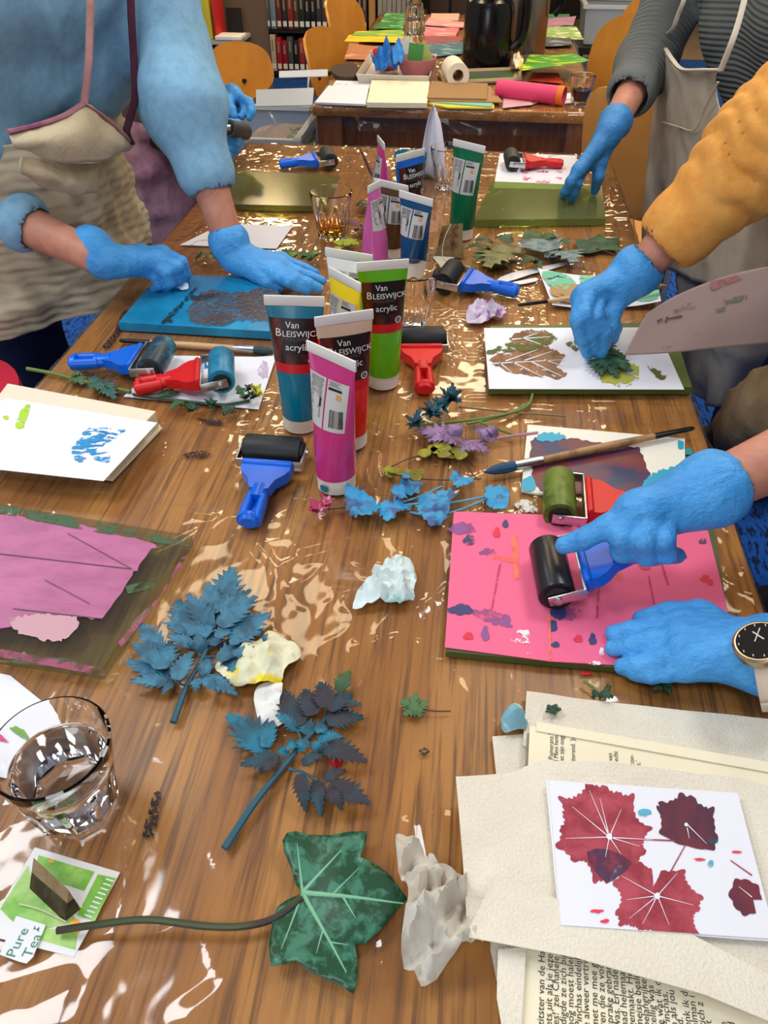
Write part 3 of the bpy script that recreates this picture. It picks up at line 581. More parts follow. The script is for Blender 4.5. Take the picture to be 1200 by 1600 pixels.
def tumbler(label, px, r=.043, h=.09, base=None, liquid=None, level=.5, cheap=False, z=Z0, flip=False):
    p = px if isinstance(px, V) else P(*px, z); t = T('glass_tumbler', label, 'drinking glass', p, .2); rb = base or r*.68
    R = lambda z_: rb+(r-rb)*(z_/h)**.8
    def fac(a, z_): s = max(0, min(1, (h*.68-z_)/(h*.12))); k = math.pi/9; aa = (a % (2*k))-k; return 1-s*(1-math.cos(k)/math.cos(aa))*1.4
    outer = [(rb*.9, 0), (rb, .003)]+[(R(h*i/14), h*i/14) for i in range(1, 14)]+[(r, h-.001)]; w = .0028
    inner = [(r-w*.7, h), (r-w, h-.003)]+[(R(h*i/14)-w*(1.1 if i > 8 else 1.7), h*i/14) for i in range(12, 1, -1)]+[(rb*.55, .0105)]
    n = 72; g = G(); vs = []
    prof = outer+inner
    for i, q in enumerate(prof):
        for j in range(n): a = 2*math.pi*j/n; rr = q[0]*(fac(a, q[1]) if i < len(outer) else 1); vs.append((rr*math.cos(a), rr*math.sin(a), q[1]))
    k = len(prof); fs = [(i*n+j, i*n+(j+1) % n, (i+1)*n+(j+1) % n, (i+1)*n+j) for i in range(k-1) for j in range(n)]+[tuple(range(n-1, -1, -1)), tuple(range((k-1)*n, k*n))]
    if flip: vs = [(x, -y, h-z_) for x, y, z_ in vs]
    g.add(vs, fs); g.obj('glass', glasst if cheap else glassm, t, sm=40)
    if liquid:
        zl = h*level; pr = [(rb*.5, .0115)]+[(R(h*i/14)-w*1.75, h*i/14) for i in range(2, 14) if h*i/14 < zl]+[(R(zl)-w*1.5, zl)]
        G().lathe([(0, .0115)]+pr+[(0, zl)], 48).obj('liquid', liquid, t, sm=50)
    return t
bhand = M('brush_wood', (214, 176, 128), .4, n=((196, 154, 104), 8, .4, .6)); blackl = M('black_lacquer', (16, 14, 14), .3)
def brush(label, a, b, r=.0042, tip=None, za=.004, zb=.005, headc=(120, 90, 60), hand=None, endc=True, A=None, B=None):
    """a: handle end, b: bristle tip"""
    A = A or P(*a, Z0+za); B = B or P(*b, Z0+zb); d = B-A; L = d.length; m = basis(A, d); t = T('paint_brush', label, 'paint brush', mtx=m)
    G().tube([(0, L*.2, 0), (0, L*.45, 0), (0, L*.74, 0)], [r*.85, r*1.1, r], 12).obj('handle', hand or bhand, t)
    G().tube([(0, 0, 0), (0, .004, 0), (0, L*.2, 0)], [r*.4, r*.65, r*.86], 12).obj('handle_end', blackl if endc else (hand or bhand), t)
    G().tube([(0, L*.735, 0), (0, L*.76, 0), (0, L*.86, 0)], [r*1.05, r*1.15, r*1.25], 12).obj('ferrule', steel, t)
    G().tube([(0, L*.855, 0), (0, L*.91, 0), (0, L*.96, 0), (0, L, 0)], [r*1.15, r*1.5, r*1.1, r*.2], 10).obj('bristles', M('bristle_%d_%d_%d' % headc, headc, .6), t)
    return t
papw = M('paper_white', (228, 228, 236), .75); papc = M('paper_cream', (240, 230, 196), .8)
def sheet(name, label, cat, px, mat, z=Z0, th=.0006, h=None, group=None, step=.03):
    return tag(patch(px, h, step, th, z=z).obj(name, mat, sm=30), label, cat, group)
def rough(px, z=0, ka=.06):
    q = crom([(x, y, 0) for x, y in px], 4, True); big = max(max(p.x for p in q)-min(p.x for p in q), max(p.y for p in q)-min(p.y for p in q)); am = min(4., big*ka); o = []
    for i, p in enumerate(q):
        n = q[(i+1) % len(q)]; k = max(1, int((n-p).length/max(2., big*.03))); d = (n-p).normalized()
        for j in range(k): c = p+(n-p)*j/k; r = am*(float(fbm([c.x*.3, c.y*.3, z*9e3], 2, 7))-.5)*2.4; o.append((c.x-d.y*r, c.y+d.x*r))
    return o
_pc = [0]
def paint(parent, name, px, mat, z, sm=3, th=0, step=.02):
    _pc[0] += 1; z = z+.00006*(_pc[0] % 9)
    if sm: px = rough(px, z); sm = 0
    return patch(px, None, step, th, sm, z).obj(name, mat, parent, w=True, sm=0)
def ripple(a, s, seed=0): return lambda x, y: a*fbm(np.stack([x*s, y*s, x*0], -1), 2, seed)
# ---------------------------------------------------------------- leaves
def leaflet(A, B, w, n, mat, parent, name='leaflet', teeth=True, lift=.0, droop=0, up=V((0, 0, 1)), seed=0):
    d = B-A; L = d.length; m = basis(A, d, up); R = random.Random(seed); g = G(); vs = []; fs = []
    zz = lambda t: lift*math.sin(min(t, 1)*math.pi)-droop*t*t+.0009
    wid = lambda t: 1.25*w*L*((.6+.4*t/.28) if t < .28 else max(0, 1-((t-.28)/.74)**1.25)); cutd = .6 if teeth else .85
    for i in range(n+1): vs.append((0, L*i/n*.96, zz(i/n)+.0004))
    vs.append((0, L, zz(1)))
    for s in (-1, 1):
        prev = None
        for i in range(n+1):
            t = i/n; k = len(vs); vs.append((s*(wid(t*.97)*cutd*.9+.0004), L*min(.985, (i+.12)/n*.95), zz(t)+.0002))
            if i: vs.append((s*wid(t-.6/n)*R.uniform(.9, 1.12), L*min(.99, (i+.5)/n*.93), zz(t)+R.uniform(-.0008, .0022))); q = [(i-1, prev, k+1, k, i)]; fs += q if s > 0 else [f[::-1] for f in q]
            prev = k
        q = [(n, prev, n+1)]; fs += q if s > 0 else [f[::-1] for f in q]
    g.add(vs, fs); a = list(g.v); b = list(g.f); kk = len(a); g.add([(x, y, z-.0005) for x, y, z in a], [f[::-1] for f in b])
    g.v = [tuple(m @ V(v)) for v in g.v]; return g.obj(name, mat, parent, w=True, sm=0)
def stem(parent, name, pts, r, mat, n=4): return G().tube(crom(pts, n), r if not isinstance(r, tuple) else [r[0]+(r[1]-r[0])*i/((len(pts)-1)*n) for i in range((len(pts)-1)*n+1)], 8).obj(name, mat, parent, w=True)
def rosette(parent, name, c, r, n, mat, zz, seed=1, wfac=.36, tilt=.01):
    R = random.Random(seed)
    for i in range(n): a = 2*math.pi*i/n+R.uniform(-.3, .3); q = c+V((math.cos(a), math.sin(a), 0))*r*R.uniform(.7, 1.1)+V((0, 0, R.uniform(-.2, 1)*tilt)); leaflet(c+V((0, 0, zz)), q+V((0, 0, zz)), wfac, 4, mat, parent, name, seed=seed+i)
def crumple(name, label, px, amp, mat, cat='tissue', seed=1, scale=26, z=Z0, step=.0035, edge=.0, sm=3, spots=()):
    def h(x, y):
        q = np.stack([x*scale, y*scale, x*0], -1); q = q+1.4*np.stack([vn(q*.9, seed+4), vn(q*.9, seed+5), 0*x], -1); cx, cy = x.mean(), y.mean(); rr = np.sqrt((x-cx)**2+(y-cy)**2); k = np.clip(1.25-rr/max(rr.max(), 1e-6), .12, 1)
        return amp*k*(1.5*np.clip(facet(np.stack([x, y, 0*x], -1), scale*.8, seed, 3)-.2, 0, 1)+.7*facet(np.stack([x, y, 0*x], -1), scale*1.9, seed+7, 3)+.2*fbm(q*.6, 2, seed+2))
    o = tag(patch(px, h, step, .0006, sm, z).obj(name, mat, sm=60), label, cat)
    for pts, mt in spots: patch(pts, lambda x, y: amp*.5+0*x, .004, .0, 3, z).obj('paint_stain', mt, o, w=True)
    return o
# ---------------------------------------------------------------- far table contents
def slab(name, label, cat, px, z, h, mat, group=None, parts=None):
    return tag(patch(px, None, .06, h, z=z).obj(name, mat, sm=30), label, cat, group)
slab('paper_stack', 'stack of white paper at the left corner of the far table', 'paper', [(492, 163), (571, 166), (577, 136), (513, 137)], Z0, .006, papw)
slab('paper_sheet', 'single white sheet behind the white paper stack, far table', 'paper', [(519, 136), (578, 139), (580, 128), (525, 126)], Z0, .001, papw)
slab('paper_stack', 'thick stack of cream paper in the middle of the far table', 'paper', [(573, 168), (667, 169), (671, 134), (581, 132)], Z0, .014, papc)
kraft = M('kraft_card', (170, 130, 84), .8); slab('paper_folder', 'yellow and red paper folder under brown card', 'folder', [(657, 160), (668, 147), (772, 152), (772, 171), (700, 170)], Z0, .004, M('folder_yellow', (228, 200, 60), .7))
slab('coloured_card', 'mint green card sticking out under brown card', 'card', [(671, 160), (676, 153), (770, 162), (768, 168)], Z0+.0045, .003, M('mint', (130, 190, 170), .7))
slab('kraft_board', 'larger brown card board with a pale edge, far table', 'card', [(667, 158), (786, 161), (765, 136), (672, 131)], Z0+.008, .003, kraft)
slab('kraft_board', 'smaller brown card board lying on the larger one', 'card', [(667, 155), (760, 157), (762, 133), (674, 129)], Z0+.0115, .005, M('kraft_dark', (160, 122, 78), .8))
slab('dark_folder', 'dark brown folded cloth behind the white paper stack', 'cloth', blob(540, 115, 22, 12, 12, .12), Z0, .012, M('brown_cloth', (66, 50, 36), .85))
t = T('baking_tray', 'shallow white tray holding blue gloves and a pink bowl', 'tray', P(615, 115)); p = P(615, 115)
tm = M('tray_white', (206, 198, 186), .4); x0, x1, y0, y1 = P(560, 128).x-p.x, P(672, 128).x-p.x, P(615, 133).y-p.y, P(615, 97).y-p.y
G().box(((x0+x1)/2, (y0+y1)/2, .003), (x1-x0-.02, y1-y0-.02, .004)).obj('tray_bottom', tm, t, sm=0)
for a, b in (((x0, y0), (x1, y0)), ((x1, y0), (x1, y1)), ((x1, y1), (x0, y1)), ((x0, y1), (x0, y0))):
    c = V(((x0+x1)/2, (y0+y1)/2, 0)); A, B = V((*a, .03)), V((*b, .03)); G().sheet([[A+(c-A)*.07-V((0, 0, .028)), B+(c-B)*.07-V((0, 0, .028))], [A, B]], .003).obj('tray_wall', tm, t, sm=0)
glove_c = M('glove_loose', (20, 110, 190), .5)
crumple('rubber_glove', 'crumpled blue gloves lying in the white tray', blob(602, 115, 20, 10, 14, .2), .07, glove_c, 'gloves', 3, 22, Z0+.008, .006)
crumple('rubber_glove', 'bright blue glove end draped over the pink bowl', blob(622, 103, 10, 9, 12, .2), .06, M('glove_loose2', (50, 140, 215), .5), 'gloves', 6, 22, Z0+.05, .006)
def bowl(label, px, r, h, col, z=Z0): return tag(G().lathe([(0, 0), (r*.7, 0), (r*.9, h*.4), (r, h), (r*.96, h), (r*.86, h*.4), (r*.66, .004), (0, .004)], 32, Matrix.Translation(P(*px, z))).obj('bowl', M('bowl_%d_%d_%d' % col, col, .45), sm=50), label, 'bowl')
bowl('dusty pink bowl in the white tray', (651, 118), .066, .055, (186, 110, 112), Z0+.009); bowl('bright red bowl behind the blue gloves', (604, 106), .05, .055, (222, 66, 50), Z0+.009)
for i, (px, py, c, cn, rz) in enumerate([(628, 88, (232, 226, 214), 'white dotted', .4), (640, 84, (226, 214, 200), 'cream', -.3), (646, 96, (74, 150, 70), 'green', .1), (672, 92, (180, 200, 110), 'lime', -.5)]):
    q = P(px, py+18, Z0+.02)
    tag(G().box((0, 0, .045), (.05, .002, .085), Matrix.Translation(q) @ Matrix.Rotation(rz, 4, 'Y')).obj('paper_tag', M('tag_%d' % i, c, .6), sm=0), '%s paper tag sticking up from the pink bowl' % cn, 'tag')
for i in range(3): tumbler(['bottom', 'middle', 'top'][i]+' clear tumbler of the upturned stack behind the tray', P(646, 92)+V((0, 0, .045*i)), .042, .09, flip=True)
# flasks
blk = M('flask_black', (10, 10, 11), .18); stl = M('flask_steel', (150, 140, 128), .3, 1)
p = P(759, 103); t = T('thermos_jug', 'glossy black coffee jug on the far table', 'thermos', p)
G().lathe([(0, 0), (.085, 0), (.088, .01), (.088, .17), (.08, .2), (.06, .215), (0, .215)], 40).obj('jug_body', blk, t); G().lathe([(.058, .212), (.066, .22), (.068, .27), (.05, .285), (0, .287)], 32).obj('jug_lid', blk, t)
G().tube(crom([(.05, -.02, .25), (.1, -.02, .25), (.125, -.02, .2), (.12, -.02, .1), (.086, -.02, .06)], 6), .012, 10, flat=1.3).obj('handle', blk, t); G().tube([(-.05, 0, .24), (-.09, 0, .262)], [.02, .012], 10).obj('spout', blk, t)
p = P(817, 84); t = T('thermos_flask', 'brushed steel coffee flask behind the black jug', 'thermos', p)
G().lathe([(0, 0), (.08, 0), (.082, .008), (.08, .22), (.07, .26), (0, .26)], 40).obj('flask_body', stl, t); G().lathe([(.072, .25), (.076, .262), (.078, .31), (.06, .335), (0, .34)], 32).obj('flask_lid', blk, t)
G().tube(crom([(.06, -.02, .31), (.11, -.02, .31), (.13, -.02, .26), (.125, -.02, .17), (.1, -.02, .13)], 6), .01, 10).obj('handle', blk, t); G().tube([(-.05, 0, .315), (-.1, 0, .325)], [.02, .012], 10).obj('spout', blk, t)
t = T('paper_roll', 'white roll of paper lying on its side by the jug', 'paper roll', mtx=basis(P(711, 112, Z0+.037), P(700, 92)-P(722, 120)))
G().lathe([(.018, -.06), (.037, -.06), (.037, .06), (.018, .06)], 32, Matrix.Rotation(math.pi/2, 4, 'X'), closed=True).obj('paper_winding', M('roll_white', (232, 222, 200), .8), t); G().lathe([(.0165, -.059), (.018, -.059), (.018, .059), (.0165, .059)], 24, Matrix.Rotation(math.pi/2, 4, 'X'), closed=True).obj('core', kraft, t)
t = T('painting_tray', 'narrow wooden tray frame with a green painting', 'frame', P(750, 125)); fr = M('frame_wood', (170, 146, 108), .6)
c4 = [P(697, 134), P(812, 128), P(812, 112), P(686, 117)]; tag(t); patch([tuple(c) for c in c4], None, .08, .004).obj('frame_back', fr, t, w=True, sm=0)
for i in range(4): g = G(); g.tube([c4[i]+V((0, 0, .008)), c4[(i+1) % 4]+V((0, 0, .008))], .008, 6); g.obj('frame_bar', fr, t, w=True)
patch([tuple(c4[0].lerp(c4[2], .08)), tuple(c4[1].lerp(c4[3], .08)), tuple(c4[2].lerp(c4[0], .08)), tuple(c4[3].lerp(c4[1], .08))], None, .08, .001, z=Z0+.0045).obj('painting', M('paint_field_green', (60, 96, 40), .5, n=((96, 70, 110), 14, .45, .6)), t, w=True, sm=0)
def painted(label, px, c1, c2, sc, z=Z0, lift=.02, seed=1, lo=.42, hi=.58):
    mt = M('painted_%d_%d_%d' % c1, c1, .55, n=(c2, sc, lo, hi, (1, 2.2, 1))); return sheet('painted_paper', label, 'painting', px, mt, z, .001, ripple(lift, 9, seed), 'painted papers on the far table', .03)
G1 = [('bright green swirl painting near the coffee glass', [(812, 116), (900, 110), (920, 104), (892, 92), (828, 91)], (44, 140, 20), (206, 214, 30), 12, Z0+.03, .05),
('dark purple painting under the bright green swirl one', [(798, 112), (812, 114), (850, 92), (822, 86)], (70, 58, 66), (90, 120, 80), 14, Z0+.004, .04),
('rich green painting with pale swirls at the far end', [(582, 50), (640, 50), (664, 26), (606, 25)], (20, 110, 26), (110, 190, 120), 10, Z0, .05),
('yellow and green painted strip left of the glass stack', [(550, 59), (632, 62), (635, 50), (556, 53)], (120, 170, 60), (226, 206, 30), 10, Z0, .03),
('plain yellow painted strip left of the glass stack', [(538, 68), (630, 72), (634, 59), (545, 58)], (232, 200, 20), (214, 176, 20), 8, Z0, .03),
('peach and brown painted sheet left of the tray', [(538, 95), (592, 95), (600, 76), (546, 69)], (220, 180, 140), (180, 110, 70), 10, Z0, .02),
('peach painted sheet behind the red bowl', [(594, 92), (626, 90), (628, 76), (600, 76)], (216, 160, 120), (226, 190, 150), 10, Z0, .02),
('salmon pink painted sheet at the far end', [(672, 33), (716, 34), (718, 22), (674, 22)], (214, 160, 140), (220, 180, 160), 8, Z0, .01),
('curled pale pink painting, second from the far end', [(662, 42), (722, 46), (728, 38), (670, 31)], (226, 140, 146), (234, 190, 180), 9, Z0, .03),
('rose pink painting with a yellow streak', [(657, 60), (712, 60), (718, 45), (658, 45)], (222, 110, 124), (232, 180, 160), 9, Z0, .03),
('dark rose painting behind the glass stack', [(660, 72), (715, 76), (722, 62), (660, 60)], (150, 70, 74), (120, 50, 60), 9, Z0, .03),
('teal blue wave painting behind the paper roll', [(662, 92), (722, 86), (726, 68), (664, 76)], (50, 100, 120), (130, 170, 180), 12, Z0, .03),
('dark green painting behind the steel flask', [(828, 36), (888, 34), (890, 24), (830, 24)], (20, 90, 46), (40, 120, 60), 8, Z0, .02),
('mauve painted sheet behind the steel flask', [(830, 45), (895, 43), (900, 28), (832, 34)], (150, 104, 130), (170, 120, 140), 8, Z0, .03),
('green and cream leaf patterned sheet by the steel flask', [(830, 60), (912, 66), (900, 45), (834, 46)], (120, 160, 70), (226, 226, 190), 16, Z0, .03),
('dark slate sheet with pale blotches by the steel flask', [(830, 75), (895, 72), (890, 55), (830, 60)], (44, 46, 58), (140, 150, 150), 9, Z0+.004, .02),
('orange red sheet tucked behind the pink roll', [(826, 128), (880, 134), (872, 118), (832, 116)], (196, 60, 30), (170, 44, 24), 8, Z0, .02),
('pale pink sheet with a curled brown corner, far table', [(785, 171), (830, 166), (865, 150), (838, 143), (788, 142)], (206, 160, 170), (222, 180, 186), 8, Z0, .01),
('white sheet under the coffee glass', [(866, 164), (934, 158), (920, 148), (884, 146)], (232, 228, 228), (226, 222, 222), 8, Z0, .004)]
for i, (l, px, c1, c2, sc, z, li) in enumerate(G1): painted(l, px, c1, c2, sc, z, li*.45, i+2, *((.36, .44) if 'peach and' in l else (.5, .6)))
t = T('paper_tube', 'rolled bright pink paper with an orange end', 'paper', mtx=basis(P(778, 138, Z0+.026), P(882, 150, Z0+.026)-P(778, 138, Z0+.026))); Lr = (P(882, 150, Z0+.026)-P(778, 138, Z0+.026)).length
ry = Matrix.Rotation(-math.pi/2, 4, 'X'); G().lathe([(.024, 0), (.026, 0), (.026, Lr), (.024, Lr)], 28, ry, closed=True).obj('rolled_sheet', M('pink_roll', (226, 62, 108), .6), t); G().lathe([(.0265, Lr-.02), (.027, Lr-.02), (.027, Lr), (.0265, Lr)], 28, ry, closed=True).obj('end_band', M('orange_band', (232, 116, 30), .6), t)
g = patch([(800, 168), (860, 160), (872, 150), (866, 142)], lambda x, y: .014*np.clip((x-x.min())/(np.ptp(x)+1e-6), 0, 1)**2, .02, .001); tag(g.obj('brown_paper', M('curl_brown', (136, 104, 76), .8)), 'curled brown paper corner by the pink roll', 'paper')
tumbler('small glass of black coffee on the far table', (905, 163), .037, .082, liquid=M('black_coffee', (26, 10, 5), .05), level=.5)
crumple('tissue', 'small white and yellow tissue next to the black jug', blob(808, 112, 8, 7, 12, .2), .06, M('tissue_yellow', (236, 226, 200), .8, n=((232, 190, 40), 16, .48, .56)), 'tissue', 3, 20, Z0, .006)
# ---------------------------------------------------------------- plates, sheets and prints on the work table
def plate(name, label, px, h, mat, edge, z=Z0):
    t = T(name, label, 'plate', P(*px[0])); b = patch(px, None, .5, h, z=z).obj('slab', mat, t, w=True, sm=0)
    return t
gelg = clear('gel_green', (186, 190, 120), .16, 1.3, .3, (150, 142, 84)); gelg2 = clear('gel_green_pale', (196, 216, 150), .1, 1.35, .26, (160, 160, 100))
plate('printing_plate', 'olive green gel plate by the far left table edge', [(334, 327), (505, 331), (532, 283), (350, 271)], .012, gelg, None)
plate('printing_plate', 'pale green gel plate under the stretched fingers, far right', [(740, 354), (945, 352), (938, 300), (768, 293)], .014, gelg2, None)
# white print with a red brayer
o = sheet('print_paper', 'white print with small pink marks under the far red brayer', 'paper', [(771, 294), (893, 297), (902, 243), (781, 240)], papw)
pk = M('pink_mark', (214, 60, 120), .5, dash=(120, .5, .54))
for i, (x, y, rx, ry) in enumerate([(826, 267, 14, 3), (850, 268, 8, 2), (824, 279, 8, 3), (850, 284, 12, 2), (874, 278, 6, 2), (876, 268, 6, 1.5)]): paint(o, 'paint_mark', blob(x, y, rx, ry, seed=i), pk, Z0+.001)
brayer('red handled brayer with a dark roller on the far white print', (800, 249), (882, 256), red, M('roller_dk', (40, 46, 40), .5))
brayer('blue handled brayer lying alone at the far table edge', (513, 246), (434, 257), blue, M('roller_dg', (44, 50, 44), .5))
sheet('blank_paper', 'blank white sheet left of the amber tea glass', 'paper', [(281, 383), (432, 389), (457, 354), (350, 349)], papw)
# teal plate
tl = plate('printing_plate', 'teal blue gel plate with a brown leaf print, left', [(188, 516), (436, 531), (436, 446), (292, 441), (232, 462)], .014, M('gel_teal', (20, 118, 162), .28, n=((40, 150, 196), 9, .4, .7)), None)
bp = M('print_brown', (92, 72, 66), .5, dash=(130, .36, .62)); bk2 = M('print_blackish', (30, 44, 54), .5, dash=(150, .36, .56))
zt = Z0+.0148
for q in ([(300, 470), (330, 452), (360, 456), (432, 452), (436, 500), (380, 500), (340, 508), (296, 500)], [(318, 496), (350, 488), (366, 500), (340, 510)], [(370, 462), (425, 456), (434, 492), (385, 494)]): paint(tl, 'leaf_print', q, bp, zt+.0003)
for q in ([(255, 500), (302, 452), (305, 454), (262, 502)], [(258, 500), (268, 498), (270, 503), (258, 504)], [(300, 462), (340, 458), (338, 462), (304, 470)]): paint(tl, 'print_line', q, bk2, zt+.0006, 2)
brush('long paint brush with a black end below the teal plate', (187, 532), (432, 549), .005, headc=(40, 60, 66))
o = sheet('print_paper', 'white paper under the red brayer, left of the teal tube', 'paper', [(193, 620), (404, 640), (432, 556), (400, 558), (262, 556)], papw)
paint(o, 'paint_mark', blob(312, 571, 14, 5), M('teal_mark', (20, 120, 170), .4), Z0+.001); paint(o, 'paint_mark', blob(412, 578, 8, 14), M('lilac_mark', (190, 170, 200), .4, dash=(100, .45, .5)), Z0+.001)
brayer('blue brayer with a teal-streaked roller at the left table edge', (246, 559), (106, 566), blue, greyr, .027, .014)
brayer('red brayer with a teal painted roller on white paper', (346, 577), (207, 606), red, tealr, .03, .012)
# book with print
t = T('hardback_book', 'thick cream book lying under a white leaf print, left', 'book', P(120, 690)); bk = [(-30, 745), (183, 753), (255, 666), (232, 657), (40, 620), (-30, 640)]
bq = [P(-40, 718, Z0), P(176, 752, Z0), P(254, 670, Z0), P(26, 626, Z0)]; cw = M('cover_white', (226, 214, 190), .6)
def quad(pts, z, h): return patch([(p.x, p.y, z) for p in pts], None, .5, h, z=z)
quad(bq, Z0, .003).obj('back_cover', cw, t, w=True, sm=0); ct_ = sum(bq, V())/4; quad([ct_+(p-ct_)*.965 for p in bq], Z0+.003, .022).obj('page_block', M('page_edge', (214, 198, 160), .8, n=((190, 172, 132), 60, .4, .6, (1, 1, 12))), t, w=True, sm=0); quad([p+V((-.004, 0, 0)) for p in bq], Z0+.025, .003).obj('front_cover', cw, t, w=True, sm=0)
zb = Z0+.0285
o = sheet('print_paper', 'white paper with lime and blue smears on the thick book', 'paper', [(-40, 730), (162, 752), (246, 661), (10, 622), (-40, 650)], papw, zb)
for i, q in enumerate([[(24, 666), (34, 640), (46, 632), (44, 645), (36, 668)], [(4, 652), (12, 648), (12, 656)]]): paint(o, 'lime_smear', q, M('lime_paint', (170, 210, 40), .5, dash=(90, .38, .44)), zb+.0009)
for q in ([(112, 704), (128, 684), (160, 672), (198, 672), (180, 684), (160, 694), (150, 704), (128, 720), (118, 720)], [(126, 690), (140, 668), (190, 676), (150, 700)], [(140, 712), (170, 706), (168, 724)]): paint(o, 'blue_smear', q, M('blue_paint', (30, 140, 200), .5, dash=(110, .47, .53, (.5, 1.2, 1))), zb+.0009)
brayer('upright blue brayer with black roller, nearest to the pink tube', (428, 703), (386, 822), blue)
brayer('red brayer with black roller right of the lime green tube', (657, 529), (664, 612), red)
brayer('blue brayer with black roller beside the green leaf pile', (701, 431), (814, 456), blue)
# left glass plate
t = T('glass_plate', 'large glass plate smeared with pink paint, left', 'plate', P(100, 900)); gp = [(-90, 1024), (163, 1062), (303, 852), (60, 812), (-90, 785)]
pg = clear('plate_glass', (226, 232, 214), .05, 1.5, .06, (180, 170, 160)); patch(gp, None, .6, .015).obj('slab', pg, t, w=True, sm=0)
pinkp = M('pink_film', (188, 108, 150), .4, n=((166, 92, 130), 16, .35, .65, (1, 3, 1)), b=(60, .15)); zz = Z0+.0156
paint(t, 'pink_paint', [(-80, 815), (0, 806), (60, 812), (150, 826), (236, 850), (238, 858), (218, 884), (206, 900), (170, 950), (150, 966), (110, 964), (0, 980), (-80, 990)], pinkp, zz, 2)
paint(t, 'pale_paint', [(20, 964), (120, 964), (96, 1002), (30, 988)], M('pale_pink', (196, 150, 160), .45, dash=(30, .25, .45)), zz+.0004, 2)
dl = M('paint_line', (92, 70, 76), .5)
for a, b in (((-20, 862), (205, 888)), ((105, 832), (206, 888)), ((20, 950), (160, 966)), ((70, 905), (140, 942))):
    d = 1.4; paint(t, 'scratch_line', [a, b, (b[0], b[1]+d), (a[0], a[1]+d)], dl, zz+.0006, 0)
gs = M('green_smear', (58, 92, 62), .5, dash=(40, .42, .55)); rs = M('rose_smear', (150, 70, 100), .5, dash=(40, .4, .55))
for q, mt in (([(0, 790), (120, 808), (300, 848), (296, 856), (120, 826), (0, 802)], gs), ([(18, 1022), (120, 1030), (122, 1044), (20, 1036)], gs), ([(292, 856), (302, 856), (240, 950), (190, 1010), (184, 1004), (250, 930)], rs), ([(0, 1026), (160, 1056), (168, 1050), (150, 1042), (0, 1014)], rs), ([(196, 916), (250, 900), (240, 918), (200, 928)], gs)): paint(t, 'edge_smear', q, mt, zz+.0002, 0)
# right hand prints
plate('printing_plate', 'dark green gel plate under the brown leaf prints, right', [(762, 616), (1078, 616), (1052, 532), (1040, 514), (765, 520)], .012, M('plate_olive', (84, 100, 40), .4), None)
zp = Z0+.0125
o = sheet('print_paper', 'white sheet with two brown leaf prints under the fist', 'paper', [(764, 608), (1069, 609), (1026, 512), (756, 513)], papw, zp)
brl = M('leaf_brown', (150, 108, 74), .6, n=((112, 74, 44), 30, .45, .6), dash=(75, .36, .41))
for q in ([(766, 560), (790, 548), (830, 540), (864, 545), (884, 556), (868, 572), (886, 582), (874, 592), (846, 588), (812, 584), (790, 580), (776, 570)], [(796, 526), (830, 516), (856, 518), (864, 530), (842, 542), (810, 540)]): paint(o, 'leaf_print', q, brl, zp+.001)
def vlines(parent, segs, z, w=.9):
    for a, b in segs:
        d = V((b[0]-a[0], b[1]-a[1], 0)).normalized(); n = (-d.y*w, d.x*w)
        patch([(a[0]+n[0], a[1]+n[1]), (b[0]+n[0]*.4, b[1]+n[1]*.4), (b[0]-n[0]*.4, b[1]-n[1]*.4), (a[0]-n[0], a[1]-n[1])], None, .05, 0, 0, z).obj('vein_gap', papw, parent, w=True, sm=0)
vlines(o, [((768, 568), (882, 562)), ((790, 564), (840, 546)), ((800, 565), (850, 590)), ((780, 566), (800, 582)), ((820, 563), (862, 549)), ((830, 565), (878, 588)), ((850, 562), (880, 572)), ((800, 530), (860, 526)), ((815, 529), (840, 520)), ((820, 529), (845, 538))], zp+.0018)
olv = M('leaf_olive', (84, 96, 30), .6, dash=(70, .44, .5)); yl = M('leaf_yellow', (176, 176, 60), .6, dash=(60, .42, .47))
for q in ([(764, 548), (810, 530), (862, 522), (866, 536), (820, 548), (770, 552)], [(884, 536), (904, 534), (900, 548)], [(1010, 568), (1040, 586), (1030, 592)]): paint(o, 'print_edge', q, olv, zp+.0013)
for q in ([(938, 585), (990, 570), (1000, 590), (978, 602), (948, 600)], [(930, 566), (946, 572), (940, 582)]): paint(o, 'print_edge', q, yl, zp+.0013)
# green white painted paper, strips
o = sheet('painted_paper', 'curled white paper with mint green strokes behind the fist', 'painting', [(839, 429), (862, 483), (1030, 482), (1024, 452), (940, 432)], papw, Z0, .0006, lambda x, y: .012*((x-x.mean())/.1)**2)
mg = M('mint_stroke', (110, 196, 158), .5, dash=(34, .42, .47))
def paintr(parent, name, px, mat, z0, f, sm=3): return patch(px, f, .012, 0, sm, z0).obj(name, mat, parent, w=True, sm=60)
cxm = P(935, 455).x; fr_ = lambda x, y: .012*((x-cxm)/.1)**2+.003
for q in ([(846, 436), (884, 434), (900, 452), (862, 458)], [(906, 434), (946, 436), (940, 452), (912, 450)], [(992, 452), (1022, 456), (1024, 478), (990, 474)]): paintr(o, 'mint_stroke', q, mg, Z0, fr_)
paintr(o, 'tan_stroke', [(866, 452), (900, 448), (924, 456), (900, 478), (868, 476), (858, 464)], M('tan_stroke', (176, 140, 92), .55, dash=(40, .36, .42)), Z0, fr_)
brush('slim brush with a black end on the mint painted paper', (809, 477), (1042, 446), .004, za=.006, zb=.03, headc=(150, 120, 80))
for i, q in enumerate([[(776, 440), (800, 428), (876, 412), (880, 416), (830, 430), (786, 444)], [(794, 444), (836, 436), (838, 441), (800, 447)]]): tag(patch(q, ripple(.003, 30, i), .02, .0008, 2).obj('plastic_strip', M('strip_white', (226, 224, 220), .4)), ['long', 'short'][i]+' white plastic strip beside the leaf pile', 'strip')
